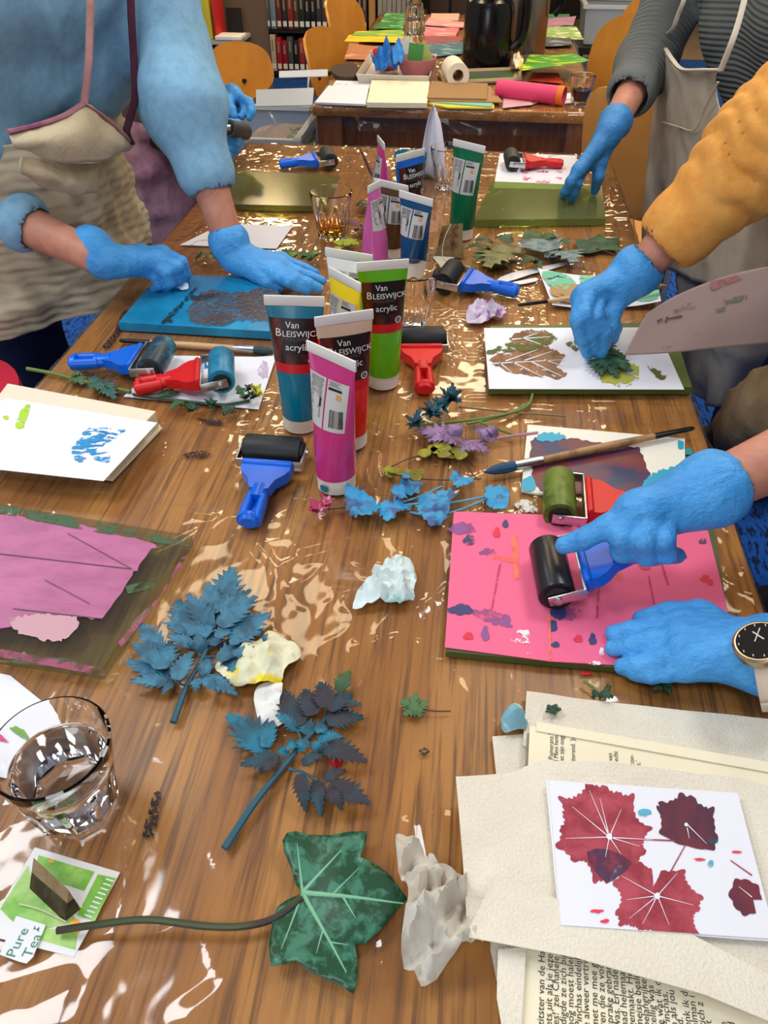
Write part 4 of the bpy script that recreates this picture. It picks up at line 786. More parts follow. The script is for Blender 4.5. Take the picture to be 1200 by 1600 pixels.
# paint board, right
o = sheet('paint_board', 'white board covered in dark red and blue paint, right', 'painting', [(814, 769), (838, 774), (1070, 766), (1069, 688), (824, 666)], M('board_white', (232, 228, 212), .7), Z0, .003)
zb2 = Z0+.0034
paint(o, 'dark_paint', [(830, 690), (846, 684), (880, 684), (930, 690), (990, 698), (1004, 712), (1008, 766), (900, 768), (846, 766), (832, 740)], M('dark_red_paint', (112, 46, 52), .35, n=((40, 52, 92), 13, .42, .6, (1, 1.6, 1))), zb2, 2)
tq = M('turquoise_paint', (40, 160, 190), .4, dash=(38, .38, .44))
for q in ([(838, 684), (850, 676), (880, 678), (882, 686), (846, 690)], [(1010, 748), (1040, 732), (1069, 724), (1069, 738), (1030, 760), (1008, 768)], [(1004, 768), (1050, 748), (1060, 764)], [(816, 750), (832, 744), (836, 764), (818, 766)], [(1060, 688), (1068, 690), (1068, 700), (1060, 700)]): paint(o, 'turquoise_paint', q, tq, zb2+.0004, 2)
tag(patch(blob(1075, 706, 7, 5), None, .01, .0006, 2).obj('paint_drip', M('drip_tq', (40, 150, 150), .3)), 'small turquoise paint blot right of the dark red board', 'paint')
brush('long brush with blue bristles lying over the dark red board', (1084, 669), (756, 738), .0052, za=.013, zb=.009, headc=(30, 70, 100), hand=M('brush_wood_dirty', (170, 128, 84), .45, n=((120, 90, 60), 14, .5, .6)))
brayer('red brayer with olive painted roller beside the pink sheet', (874, 776), (1010, 790), red, greenr, .021, .02)
# pink sheet
pinkpx = [(695, 1012), (860, 1034), (1000, 1042), (1138, 1030), (1136, 950), (1106, 830), (880, 806), (709, 800)]
plate('printing_plate', 'dark olive gel plate under the bright pink sheet', [(696, 1026), (1000, 1055), (1146, 1046), (1112, 826), (720, 810)], .008, M('plate_dark', (70, 80, 36), .4), None)
zk = Z0+.0085
o = sheet('pink_sheet', 'bright pink paper being rolled with a blue brayer', 'paper', pinkpx, M('paper_pink', (238, 104, 142), .75), zk, .0008)
nv_ = M('navy_blot', (52, 60, 110), .5, dash=(45, .36, .44)); pv = M('purple_blot', (140, 80, 140), .55, dash=(30, .36, .56)); ob = M('orange_blot', (246, 120, 96), .6, dash=(30, .3, .6)); rb = M('red_blot', (220, 40, 70), .5, dash=(50, .36, .42)); wb = M('white_blot', (244, 224, 226), .5, dash=(90, .46, .5)); dr = M('dark_rose_line', (196, 60, 104), .6, dash=(60, .36, .5))
for mt, qs in ((nv_, [blob(872, 958, 13, 10, 8, .1), blob(864, 978, 7, 9), blob(926, 999, 6, 9), blob(733, 844, 9, 8), blob(868, 1007, 7, 4), blob(720, 952, 20, 8), blob(790, 818, 5, 6), blob(1098, 845, 6, 4), blob(1060, 868, 14, 5), blob(1006, 872, 10, 4)]), (pv, [blob(722, 826, 22, 9), blob(770, 964, 34, 10, rot=.3), blob(890, 960, 22, 10), blob(758, 990, 6, 12), blob(762, 862, 14, 5)]), (ob, [[(798, 836), (808, 836), (812, 904), (804, 906)], [(770, 866), (812, 872), (810, 880), (770, 874)], [(952, 866), (964, 868), (974, 904), (966, 910)], [(856, 960), (860, 960), (862, 1030), (858, 1030)]]), (rb, [blob(1102, 904, 8, 6), blob(1110, 910, 5, 5), blob(1007, 884, 10, 7), blob(732, 994, 8, 6), blob(903, 998, 7, 6), blob(776, 832, 6, 8)]), (wb, [blob(815, 995, 16, 11), blob(826, 1024, 8, 4), blob(930, 1036, 10, 3), blob(940, 1018, 4, 6)]), (dr, [[(780, 878), (784, 878), (770, 952), (767, 952)], [(1030, 876), (1034, 874), (1046, 914), (1042, 914)], [(1012, 900), (1015, 900), (1024, 946), (1021, 946)], [(936, 886), (939, 886), (934, 966), (931, 966)]])):
    for i, q in enumerate(qs): paint(o, 'paint_blot', q, mt, zk+.0012+.0003*(mt is nv_), 2 if len(q) > 5 else 0)
tag(patch(blob(916, 1052, 10, 3), None, .01, .0006, 2).obj('paint_drip', M('drip_red', (190, 30, 40), .3)), 'small red paint blot below the pink sheet', 'paint')
# ---------------------------------------------------------------- paint tubes and the glasses between them
tube('magenta paint tube seen from the back, nearest of the tubes', (526, 757), (477, 530), (558, 566), (190, 50, 120), True, splat=[(-.016, .012, .004), (.004, .011, .0055)])
tube('red paint tube half empty, behind the magenta tube', (546, 690), (492, 495), (582, 483), (214, 24, 22), fill=.9)
tube('teal paint tube with front label, left of the red tube', (470, 664), (413, 462), (506, 462), (0, 108, 134), splat=None)
tube('lime green paint tube with front label beside the red brayer', (598, 598), (558, 410), (638, 404), (92, 170, 20))
tube('yellow paint tube tilted edge-on behind the teal tube', None, (514, 416), (563, 442), (244, 214, 0), True, h=.182)
tube('white paint tube behind the yellow tube', None, (508, 386), (582, 398), (232, 232, 230), True, h=.165)
tube('dark blue paint tube showing its back label, far group', (646, 425), (621, 296), (680, 312), (0, 66, 110), True)
tube('brown paint tube standing behind the dark blue tube', (616, 396), (582, 278), (640, 290), (84, 56, 28), True)
tube('pale magenta paint tube standing just left of the brown tube', None, (572, 292), (598, 279), (200, 90, 160), True, h=.155, wide=.75)
tube('magenta and white paint tube turned edge-on at the far end', None, (588, 208), (603, 227), (214, 60, 140), True, h=.17, wide=.8)
tube('bright blue paint tube standing in the teal paper cup', None, (620, 242), (663, 231), (10, 90, 190), h=.17)
tube('dark green paint tube showing its back, tallest at the far right', (720, 370), (709, 217), (758, 228), (0, 98, 62), True)
p = P(632, 290); cupm = M('cup_teal', (44, 120, 150), .5, n=((226, 200, 120), 45, .56, .62)); t = T('paper_cup', 'patterned teal paper cup holding the bright blue tube', 'cup', P(640, 288))
G().lathe([(.03, 0), (.039, .068), (.038, .068), (.029, .002)], 32).obj('cup_wall', cupm, t); G().lathe([(0, 0), (.03, 0), (.03, .002), (0, .002)], 24).obj('cup_bottom', cupm, t)
nap = G(); Rn = P(672, 284)
for k in range(3): nap.grid(lambda u, v: (Rn.x+(u-.5)*.062*(1-v)**.6+.004*k, Rn.y+.012*math.sin(u*6)+.03+.006*k, Z0+.005+v*.155-.01*k), 9, 9, .0006)
tag(nap.obj('paper_napkin', M('napkin', (232, 230, 240), .8, n=((120, 170, 90), 30, .66, .7)), sm=60), 'white pointed paper napkin standing behind the empty glass', 'napkin')
tumbler('empty clear tumbler beside the dark green tube', (697, 292), .04, .088)
tumbler('empty faceted tumbler behind the lime green tube', (643, 503), .042, .09)
tea = M('amber_tea', (250, 178, 50), .0, t=1, ior=1.33)
tumbler('tumbler with a little amber tea left of the tubes', (520, 371), .042, .092, liquid=tea, level=.32)
water = M('water', (255, 255, 255), .0, t=1, ior=1.33)
tumbler('large faceted glass of water at the left front corner', (126, 1262), .0445, .092, liquid=water, level=.72)
brush('dark thin brush leaning by the edge-on magenta tube', None, None, .0035, endc=False, hand=M('brush_dark', (66, 20, 34), .35), A=PY(562, 230, P(583, 284).y+.03), B=P(590, 292, Z0+.006))
# ---------------------------------------------------------------- leaves, flowers and tissues
vein = lambda n, c: M(n, c, .5)
tf = M('fern_teal', (60, 124, 152), .55, n=((42, 84, 106), 55, .4, .62)); tf2 = M('fern_dark', (22, 62, 74), .55, n=((40, 34, 46), 30, .42, .6)); tf3 = M('fern_bright', (14, 110, 136), .5, n=((20, 64, 80), 40, .45, .62)); stm = M('stem_teal', (40, 84, 100), .5)
t = T('fern_leaf', 'teal painted fern-like leaf beside the pink smeared glass plate', 'leaf', P(290, 1000))
q = lambda x, y, z=Z0+.006: P(180+x/2.4, 860+y/2.4, z)
stem(t, 'stem', [q(218, 645, Z0+.004), q(245, 570), q(270, 505), q(335, 390), q(372, 290), q(400, 200)], (.0035, .0012), stm)
for c in ([(262, 508), (225, 490), (190, 455), (170, 400)], [(270, 505), (320, 480), (360, 450)], [(320, 400), (290, 340), (262, 300)], [(345, 370), (400, 350), (470, 310)], [(330, 400), (400, 395), (470, 385)], [(372, 280), (330, 240), (300, 215)]): stem(t, 'side_stem', [q(*k) for k in c], .0012, stm, 3)
for i, (a, b, w) in enumerate([((395, 205), (442, 62), .27), ((390, 235), (342, 128), .24), ((400, 238), (512, 148), .2), ((392, 288), (532, 172), .22), ((358, 288), (268, 164), .24), ((290, 322), (234, 186), .27), ((425, 332), (582, 238), .26), ((430, 352), (560, 300), .18), ((300, 366), (192, 318), .22), ((268, 314), (192, 288), .24), ((384, 416), (505, 340), .2), ((440, 388), (578, 388), .17), ((398, 428), (542, 452), .2), ((172, 382), (92, 276), .24), ((168, 432), (66, 345), .2), ((168, 450), (212, 340), .24), ((212, 490), (40, 415), .2), ((215, 498), (54, 494), .17), ((217, 500), (178, 542), .3), ((226, 488), (288, 380), .26), ((330, 472), (352, 402), .3), ((312, 480), (300, 530), .4), ((340, 476), (458, 545), .2), ((330, 480), (378, 528), .3), ((330, 385), (300, 310), .34), ((360, 360), (400, 310), .36), ((330, 330), (350, 280), .36), ((380, 330), (440, 290), .28), ((290, 372), (300, 330), .4), ((560, 345), (575, 312), .3)]):
    leaflet(q(*a, Z0+.005+.004*(i % 4)), q(*b, Z0+.004+.003*(i % 5)), w*1.12, 7 if abs(a[0]-b[0])+abs(a[1]-b[1]) > 90 else 5, tf, t, lift=.003, seed=i)
t = T('fern_leaf', 'dark teal fern-like leaf on a long stem, centre front', 'leaf', P(470, 1170))
stem(t, 'stem', [q(410, 1118, Z0+.004), q(520, 950), q(640, 800), q(720, 705), q(795, 630)], (.0036, .0018), stm)
for c in ([(640, 800), (600, 770), (560, 740)], [(700, 725), (690, 690), (680, 665)], [(740, 690), (780, 640), (800, 590), (840, 530)], [(720, 720), (780, 740)], [(650, 820), (700, 830), (760, 865)]): stem(t, 'side_stem', [q(*k) for k in c], .0013, stm, 3)
for i, (a, b, w, mt) in enumerate([((572, 748), (418, 616), .24, tf3), ((562, 742), (592, 638), .22, tf3), ((612, 782), (468, 808), .22, tf2), ((604, 790), (540, 842), .26, tf2), ((692, 672), (600, 618), .24, tf3), ((690, 662), (628, 526), .24, tf2), ((742, 622), (710, 520), .26, tf2), ((792, 592), (770, 494), .26, tf2), ((838, 532), (882, 450), .28, M('leaf_plain_green', (52, 84, 44), .5)), ((800, 592), (925, 578), .2, tf2), ((792, 642), (932, 628), .26, tf2), ((800, 602), (892, 535), .22, tf2), ((760, 712), (858, 700), .24, tf3), ((782, 738), (948, 795), .22, tf2), ((700, 802), (784, 768), .24, tf2), ((692, 838), (712, 980), .2, tf2), ((752, 868), (772, 1002), .2, tf2), ((782, 862), (868, 828), .24, tf2), ((800, 882), (958, 952), .24, tf2), ((800, 892), (852, 978), .22, tf2), ((735, 690), (700, 640), .4, tf3), ((750, 680), (800, 660), .4, tf3), ((720, 712), (690, 760), .4, tf3), ((740, 720), (770, 760), .36, tf3), ((690, 730), (640, 750), .36, tf3), ((650, 770), (610, 750), .3, tf3)]):
    leaflet(q(*a, Z0+.005+.003*(i % 4)), q(*b, Z0+.004+.002*(i % 5)), w*1.2, 8 if abs(a[0]-b[0])+abs(a[1]-b[1]) > 100 else 5, mt, t, lift=.003, seed=40+i)
o = tag(G().lathe([(0, 0), (.0045, .001), (.0065, .0045), (.005, .0085), (0, .0095)], 14, Matrix.Translation(P(526, 1193))).obj('berry', M('berry_red', (190, 14, 30), .25)), 'small red berry beside the dark teal fern', 'berry')
# ivy leaf
iv = lambda x, y: (380+x/2.857, 1260+y/2.857)
ivp = [iv(*k) for k in [(268, 404), (240, 372), (218, 300), (186, 225), (180, 180), (200, 145), (240, 135), (300, 150), (400, 155), (470, 142), (555, 143), (548, 190), (525, 255), (600, 290), (660, 340), (700, 395), (733, 440), (690, 480), (650, 530), (600, 590), (545, 635), (500, 640), (512, 700), (512, 800), (492, 855), (440, 820), (360, 790), (290, 755), (240, 712), (180, 732), (130, 738), (120, 640), (135, 540), (152, 470), (200, 435), (250, 415)]]
ivm = M('ivy_green', (20, 66, 40), .35, n=((58, 116, 92), 85, .46, .6)); c0 = P(*iv(268, 404))
ih = lambda x, y: .005+.007*fbm(np.stack([x*22, y*22, x*0], -1), 2, 3)+.10*np.clip(np.hypot(x-c0.x, y-c0.y)-.03, 0, 1)**1.3*.35
t = T('ivy_leaf', 'big dark green ivy leaf with a long stalk, front centre', 'leaf', c0)
patch(ivp, ih, .005, .0006).obj('blade', ivm, t, w=True, sm=180)
vm = M('ivy_vein', (120, 176, 140), .5); hz = lambda p: float(ih(np.array([p.x]), np.array([p.y]))[0])+Z0+.0006
def ve(a, b, r):
    A, B = P(*iv(*a)), P(*iv(*b)); pts = [V((*A.lerp(B, i/8).xy, 0)) for i in range(9)]
    for p in pts: p.z = hz(p)
    G().tube(pts, [r*(1-.75*i/8) for i in range(9)], 6, flat=.6).obj('vein', vm, t, w=True)
for a, b, r in (((268, 404), (440, 225), .0016), ((268, 404), (715, 458), .002), ((268, 404), (462, 760), .0018), ((268, 404), (175, 660), .0011), ((268, 404), (245, 190), .0011), ((450, 434), (505, 530), .0009), ((400, 420), (520, 300), .0008), ((360, 570), (330, 680), .0008), ((390, 630), (470, 640), .0007)): ve(a, b, r)
sp = [P(*k, Z0+z) for k, z in (((90, 1454), .006), ((150, 1445), .012), ((230, 1437), .014), ((320, 1447), .01), ((380, 1447), .009), ((430, 1434), .007), ((471, 1402), .0075))]
stem(t, 'stalk', sp, .0028, M('ivy_stalk', (56, 66, 34), .45, n=((62, 34, 46), 12, .45, .6)), 6)
# crumpled tissues
ts = M('tissue_soft', (214, 226, 222), .9, n=((150, 190, 186), 26, .56, .66), sub=.2)
crumple('tissue', 'small white crumpled tissue with pale teal stains, centre', [(551, 955), (562, 930), (582, 914), (580, 900), (592, 902), (606, 884), (622, 875), (640, 886), (651, 912), (646, 932), (646, 948), (620, 951), (594, 948), (574, 952)], .02, ts, seed=3, scale=55)
crumple('tissue', 'yellow stained tissue under the teal fern leaf', [(336, 1046), (360, 1030), (400, 1010), (420, 992), (440, 1000), (470, 1020), (466, 1038), (446, 1056), (440, 1070), (410, 1076), (380, 1082), (360, 1074)], .017, M('tissue_yellowed', (228, 220, 186), .9, n=((236, 206, 30), 14, .5, .58), sub=.2), seed=5, scale=50)
crumple('tissue', 'small white twisted tissue with pink stain by the ferns', [(398, 1086), (414, 1070), (440, 1068), (442, 1090), (438, 1110), (448, 1128), (436, 1140), (412, 1145), (402, 1122)], .012, M('tissue_pinked', (232, 226, 218), .9, n=((214, 80, 130), 22, .62, .7), sub=.2), seed=8, scale=55)
crumple('tissue', 'lilac and pink stained tissue left of the brown prints', [(728, 500), (736, 482), (752, 478), (768, 484), (786, 486), (790, 498), (770, 504), (752, 511), (732, 508)], .02, M('tissue_lilac', (214, 196, 214), .9, n=((150, 80, 140), 45, .52, .62), sub=.2), seed=4, scale=60)
tb = M('towel_used', (214, 204, 188), .9, n=((196, 184, 168), 20, .4, .6), sub=.2)
crumple('paper_towel', 'crumpled beige paper towel right of the ivy leaf', [(618, 1318), (636, 1322), (660, 1346), (668, 1372), (690, 1390), (718, 1400), (726, 1430), (730, 1462), (764, 1478), (740, 1492), (716, 1504), (690, 1530), (664, 1550), (646, 1534), (626, 1510), (632, 1460), (636, 1424), (622, 1380)], .045, tb, seed=13, scale=34, spots=())
crumple('tissue', 'small crumpled pale blue tissue beside the paper towels', [(781, 1136), (790, 1118), (808, 1106), (818, 1116), (822, 1146), (800, 1150), (786, 1150)], .02, M('tissue_blue', (120, 176, 190), .85, n=((206, 220, 222), 40, .5, .6), sub=.2), seed=2, scale=60)
# tea bag, wrapper, tag
t = T('tea_wrapper', 'green and white tea bag wrapper under the used tea bag', 'wrapper', P(90, 1410)); wq = [(0, 1440), (55, 1325), (188, 1364), (116, 1496), (0, 1462)]
patch([(-20, 1452)]+wq[1:4]+[(-20, 1462)], None, .02, .0012).obj('paper', M('wrapper_white', (226, 224, 220), .5), t, w=True, sm=0)
gn = M('wrapper_green', (112, 176, 50), .45, n=((168, 206, 110), 26, .42, .62)); zw = Z0+.0014
for c in ([(60, 1336), (148, 1362), (132, 1392), (108, 1384), (52, 1372)], [(153, 1366), (181, 1372), (148, 1440), (120, 1430)], [(0, 1420), (44, 1352), (50, 1376), (96, 1400), (118, 1436), (110, 1442), (70, 1452), (20, 1440)], [(70, 1452), (122, 1448), (118, 1484), (60, 1468)]): patch(c, None, .02, 0, z=zw).obj('green_print', gn, t, w=True, sm=0)
R = random.Random(2)
for i in range(9): a, b = (178-i*4.2, 1376+i*7), (166-i*4.2, 1372+i*7); patch([a, b, (b[0]-1.2, b[1]+2.2), (a[0]-1.2, a[1]+2.2)], None, .02, 0, z=zw+.0003).obj('white_print', papw, t, w=True, sm=0)
for c in (blob(118, 1447, 9, 12, 10, .1), blob(80, 1345, 5, 3)): patch(c, None, .02, 0, 2, zw+.0004).obj('orange_print', M('wrapper_orange', (236, 170, 30), .45), t, w=True, sm=0)
t = T('tea_bag', 'used brown pyramid tea bag lying on the green wrapper', 'tea bag', P(85, 1410)); z0 = zw+.001
A, B, C_, D_ = P(46, 1388, z0), P(101, 1440, z0), P(126, 1420, z0), P(66, 1372, z0); E1, E2 = P(52, 1342, z0+.022), P(108, 1392, z0+.026)
mesh_ = M('tea_leaves', (44, 32, 16), .7, n=((70, 58, 26), 80, .45, .6)); bagm = M('tea_gauze', (150, 126, 92), .7, n=((120, 98, 66), 40, .4, .6))
def hull(pts, name, mat):
    bm = bmesh.new(); vs = [bm.verts.new(p) for p in pts]; bmesh.ops.convex_hull(bm, input=vs); bm.verts.index_update(); g = G(); g.add([tuple(v.co) for v in bm.verts], [tuple(v.index for v in f.verts) for f in bm.faces]); bm.free(); return g.obj(name, mat, t, w=True, sm=20)
M1, M2 = A.lerp(E1, .55), B.lerp(E2, .6); M3, M4 = D_.lerp(E1, .55), C_.lerp(E2, .6)
hull([A, B, C_, D_, M1, M2, M3, M4], 'leaf_filling', mesh_); hull([M1, M2, M3, M4, E1+V((.001, 0, .002)), E2+V((0, 0, .002)), E1, E2], 'gauze', bagm)
G().tube(crom([E1, M3.lerp(M4, .4)+V((0, 0, .004)), C_+V((.002, 0, .004))], 6), .0007, 6).obj('string', M('string', (214, 204, 180), .7), t, w=True)
G().tube(crom([P(30, 1412, zw+.002), P(60, 1420, zw+.002), P(84, 1430, zw+.003), P(104, 1441, zw+.002)], 6), .0005, 6).obj('string', MATS['string'], t, w=True)
t = T('tea_tag', 'white tea bag tag with green lettering, front left', 'tag', P(35, 1470)); tq_ = [(0, 1492), (26, 1432), (72, 1446), (52, 1496), (42, 1506), (30, 1503)]
patch(tq_, None, .02, .001, z=zw+.001).obj('card', papw, t, w=True, sm=0)
tg = M('tag_green', (60, 130, 80), .5); o0 = P(20, 1486, zw+.0023); ux = (P(42, 1444, zw)-P(20, 1486, zw)).normalized(); uy = V((-ux.y, ux.x, 0))
for s, ox, oy, sz in (('Pure', -.004, -.0035, .0105), ('Tea', -.002, -.0148, .0105)):
    vs, fs = text(s, sz); G().add([o0+ux*(v[0]+ox)+uy*(v[1]+oy) for v in vs], fs).obj('lettering', tg, t, w=True, sm=0)
for c in ([(56, 1452), (62, 1448), (60, 1456)], [(52, 1452), (54, 1446), (56, 1452)]): patch(c, None, .02, 0, z=zw+.0023).obj('leaf_mark', tg, t, w=True, sm=0)
o = sheet('print_paper', 'white paper behind the glass of water, left front', 'paper', [(-60, 1040), (16, 1056), (78, 1106), (96, 1120), (-10, 1224), (-60, 1240)], papw)
paint(o, 'green_mark', blob(30, 1145, 9, 5), M('green_mark', (110, 160, 60), .5, dash=(60, .45, .5)), Z0+.001); paint(o, 'pink_mark', blob(6, 1160, 6, 5), pk, Z0+.001)
# small leaf bits, stems, flowers
gl = M('leaf_small_green', (74, 108, 66), .5, n=((52, 86, 50), 40, .45, .6)); dk = M('leaf_dark_green', (26, 60, 40), .5, n=((56, 96, 60), 40, .45, .6)); st_ = M('stem_green', (104, 124, 56), .5)
t = T('clover_leaf', 'small pale green clover-like leaf on a thin stalk, centre', 'leaf', P(646, 1102))
for a in range(5): b = -2.7+a*1.25; leaflet(P(647, 1104, Z0+.003), P(647+23*math.cos(b), 1104+20*math.sin(b), Z0+.003), .42, 3, gl, t, seed=a)
stem(t, 'stalk', [P(650, 1106, Z0+.002), P(680, 1111, Z0+.003), P(704, 1111, Z0+.002)], .0007, M('stalk_brown', (96, 54, 40), .6))
def sprig(label, pts, r, leaves, mat, smat, cat='sprig', name='leaf_sprig'):
    t = T(name, label, cat, P(*pts[0])); stem(t, 'stem', [P(*p, Z0+.004) for p in pts], r, smat)
    for i, (a, b, w, n) in enumerate(leaves): leaflet(P(*a, Z0+.005+.002*(i % 3)), P(*b, Z0+.004+.004*(i % 2)), w, n, mat[i % len(mat)] if isinstance(mat, list) else mat, t, lift=.004, seed=i)
    return t
blg = M('leaf_blue_green', (44, 84, 90), .5, n=((60, 100, 60), 40, .45, .6))
sprig('green stem with blue-green leaves by the left table edge', [(42, 576), (80, 583), (115, 592), (160, 603), (204, 612)], .0028, [((112, 590), (132, 600), .5, 4), ((112, 588), (128, 586), .5, 4), ((140, 598), (160, 592), .4, 4), ((150, 602), (182, 608), .3, 5), ((160, 606), (180, 624), .34, 5), ((140, 600), (166, 612), .3, 4)], [gl, gl, blg, blg, blg, blg], st_)
t = sprig('dark flower sprig lying over the white paper, left', [(208, 616), (250, 622), (300, 628), (350, 632), (390, 626)], .0022, [((246, 620), (280, 614), .3, 4), ((290, 626), (268, 640), .3, 4)], dk, M('stem_dark', (50, 76, 60), .5))
for i, (x, y) in enumerate([(302, 642), (330, 634), (356, 646)]): rosette(t, 'flower_head', P(x, y, Z0+.006), .011, 9, dk, .002, i)
yf = M('yellow_flower', (200, 190, 30), .5)
for i, (x, y, mt) in enumerate([(376, 618, gl), (390, 612, dk), (398, 622, dk), (400, 612, yf), (404, 620, yf), (384, 626, dk)]): rosette(t, 'flower_head', P(x, y, Z0+.01), .009, 8, mt, .003, 20+i)
pet = M('petal_teal_dark', (16, 66, 82), .5, n=((20, 110, 130), 50, .5, .62)); lil = M('leaf_lilac', (150, 116, 160), .55, n=((100, 74, 110), 45, .45, .6)); ygr = M('leaf_yellow_green', (150, 146, 36), .5, n=((112, 106, 24), 40, .45, .6))
t = T('painted_flower', 'dark teal painted flower heads with long pale stems', 'flower', P(680, 640))
stem(t, 'stem', [P(640, 664, Z0+.006), P(700, 660, Z0+.006), P(776, 650, Z0+.007), P(822, 636, Z0+.006), P(832, 616, Z0+.005)], .002, st_); stem(t, 'stem', [P(730, 662, Z0+.004), P(790, 648, Z0+.005), P(826, 630, Z0+.004)], .0022, st_); stem(t, 'stem', [P(716, 636, Z0+.005), P(760, 640, Z0+.004), P(800, 644, Z0+.004), P(884, 650, Z0+.004)], .0015, M('stem_brown', (120, 104, 70), .5)); stem(t, 'stem', [P(746, 658, Z0+.005), P(776, 670, Z0+.004), P(806, 680, Z0+.004)], .0018, st_)
for i, (x, y, r) in enumerate([(648, 666, .015), (676, 650, .018), (690, 640, .016), (706, 630, .018)]): rosette(t, 'petal', P(x, y, Z0+.01), r, 14, pet, .005, 60+i, .24, .02)
t = T('painted_leaf', 'lilac painted crinkled leaves on a pink stalk', 'leaf', P(690, 680)); pst = M('stalk_pink', (176, 124, 140), .5)
stem(t, 'stalk', [P(712, 688, Z0+.004), P(742, 690, Z0+.005), P(780, 684, Z0+.005), P(840, 676, Z0+.004)], .002, pst); stem(t, 'stalk', [P(750, 694, Z0+.004), P(780, 684, Z0+.004)], .0015, pst)
for i, (a, b, w) in enumerate([((715, 690), (652, 674), .35), ((712, 688), (668, 690), .34), ((716, 684), (700, 664), .5), ((716, 690), (690, 700), .4), ((770, 690), (744, 668), .42), ((776, 684), (758, 670), .5), ((744, 694), (720, 708), .5), ((724, 700), (766, 708), .34)]): leaflet(P(*a, Z0+.006), P(*b, Z0+.006+.003*(i % 3)), w, 6, lil, t, lift=.006, seed=i)
def cluster(name, label, cs, mat, stems, smat, r=.009):
    t = T(name, label, 'leaf', P(*cs[0])); R = random.Random(len(cs))
    for i, (x, y) in enumerate(cs):
        c = P(x, y, Z0+.004+.003*(i % 3))
        patch([tuple(c+V((r*R.uniform(.7, 1.2)*math.cos(a*1.2566+i), r*R.uniform(.7, 1.2)*math.sin(a*1.2566+i), 0))) for a in range(5)], lambda x, y: .1*(x-c.x)*((i % 3)-1), .02, .0005, 2, c.z).obj('leaflet', mat, t, w=True)
    for s in stems: stem(t, 'stalk', [P(*k, Z0+.003) for k in s], .0007, smat)
    return t
sb = M('stalk_dark', (74, 50, 34), .6)
cluster('leaf_cluster', 'yellow green small-leaved sprig right of the magenta tube, upper', [(666, 706), (676, 700), (688, 694), (698, 690), (684, 704), (694, 710), (704, 698), (712, 704), (720, 712), (706, 712), (662, 708), (694, 700)], ygr, [[(712, 708), (726, 722), (736, 738), (748, 750)], [(708, 704), (730, 716), (742, 730)]], sb)
cluster('leaf_cluster', 'yellow green small-leaved sprig right of the magenta tube, lower', [(606, 734), (616, 736), (626, 738), (636, 738), (646, 740), (656, 738), (610, 740), (632, 744), (650, 746)], ygr, [[(600, 738), (640, 746), (690, 750), (752, 748)], [(606, 732), (640, 716), (664, 712)]], sb, .0075)
bl = M('leaf_sky_blue', (52, 150, 196), .5, n=((66, 92, 140), 55, .46, .6)); bst = M('stem_sky', (90, 160, 190), .5)
t = T('painted_sprig', 'sky blue painted sprig of leaves above the pink sheet', 'sprig', P(660, 790))
for c in ([(600, 796), (640, 788), (700, 786), (760, 776), (788, 774)], [(570, 800), (600, 792), (650, 778), (690, 760)], [(640, 800), (680, 806), (720, 796), (760, 780)], [(700, 784), (716, 770)]): stem(t, 'stem', [P(*k, Z0+.005) for k in c], .0014, bst)
for i, (pp, s_) in enumerate([([(543, 780), (562, 784), (588, 800), (572, 819), (554, 818), (546, 804)], 0), ([(596, 800), (616, 796), (640, 800), (630, 812), (606, 820), (596, 808)], 0), ([(655, 800), (664, 790), (684, 792), (698, 806), (690, 822), (676, 829), (660, 816)], 0), ([(618, 782), (628, 764), (640, 760), (656, 768), (648, 780), (630, 784)], 0), ([(628, 760), (634, 752), (640, 758), (636, 766)], 0), ([(706, 760), (720, 754), (736, 766), (728, 774), (712, 774)], 0), ([(760, 776), (768, 772), (790, 786), (784, 804), (764, 796)], 0), ([(686, 784), (700, 778), (706, 788), (694, 794)], 0), ([(612, 780), (622, 776), (634, 790), (618, 792)], 0)]):
    cx_, cy_ = sum(p[0] for p in pp)/len(pp), sum(p[1] for p in pp)/len(pp); pp = [(cx_+(x-cx_)*1.22, cy_+(y-cy_)*1.22) for x, y in pp]
    patch(rough(pp, i+1, .16), lambda x, y: .002+.020*fbm(np.stack([x*70, y*70, x*0], -1), 2, i), .004, .0006).obj('leaf', bl, t, w=True, sm=40)
pf = M('petal_pink', (196, 70, 110), .5, n=((226, 190, 200), 60, .5, .6))
t = T('pink_flower', 'small pink and white flower left of the sky blue sprig', 'flower', P(503, 798))
for i, (x, y) in enumerate([(496, 803), (510, 792)]): rosette(t, 'petal', P(x, y, Z0+.006), .011, 12, pf, .004, i, .3, .014)
stem(t, 'stalk', [P(512, 796, Z0+.004), P(540, 793, Z0+.003)], .0008, sb)
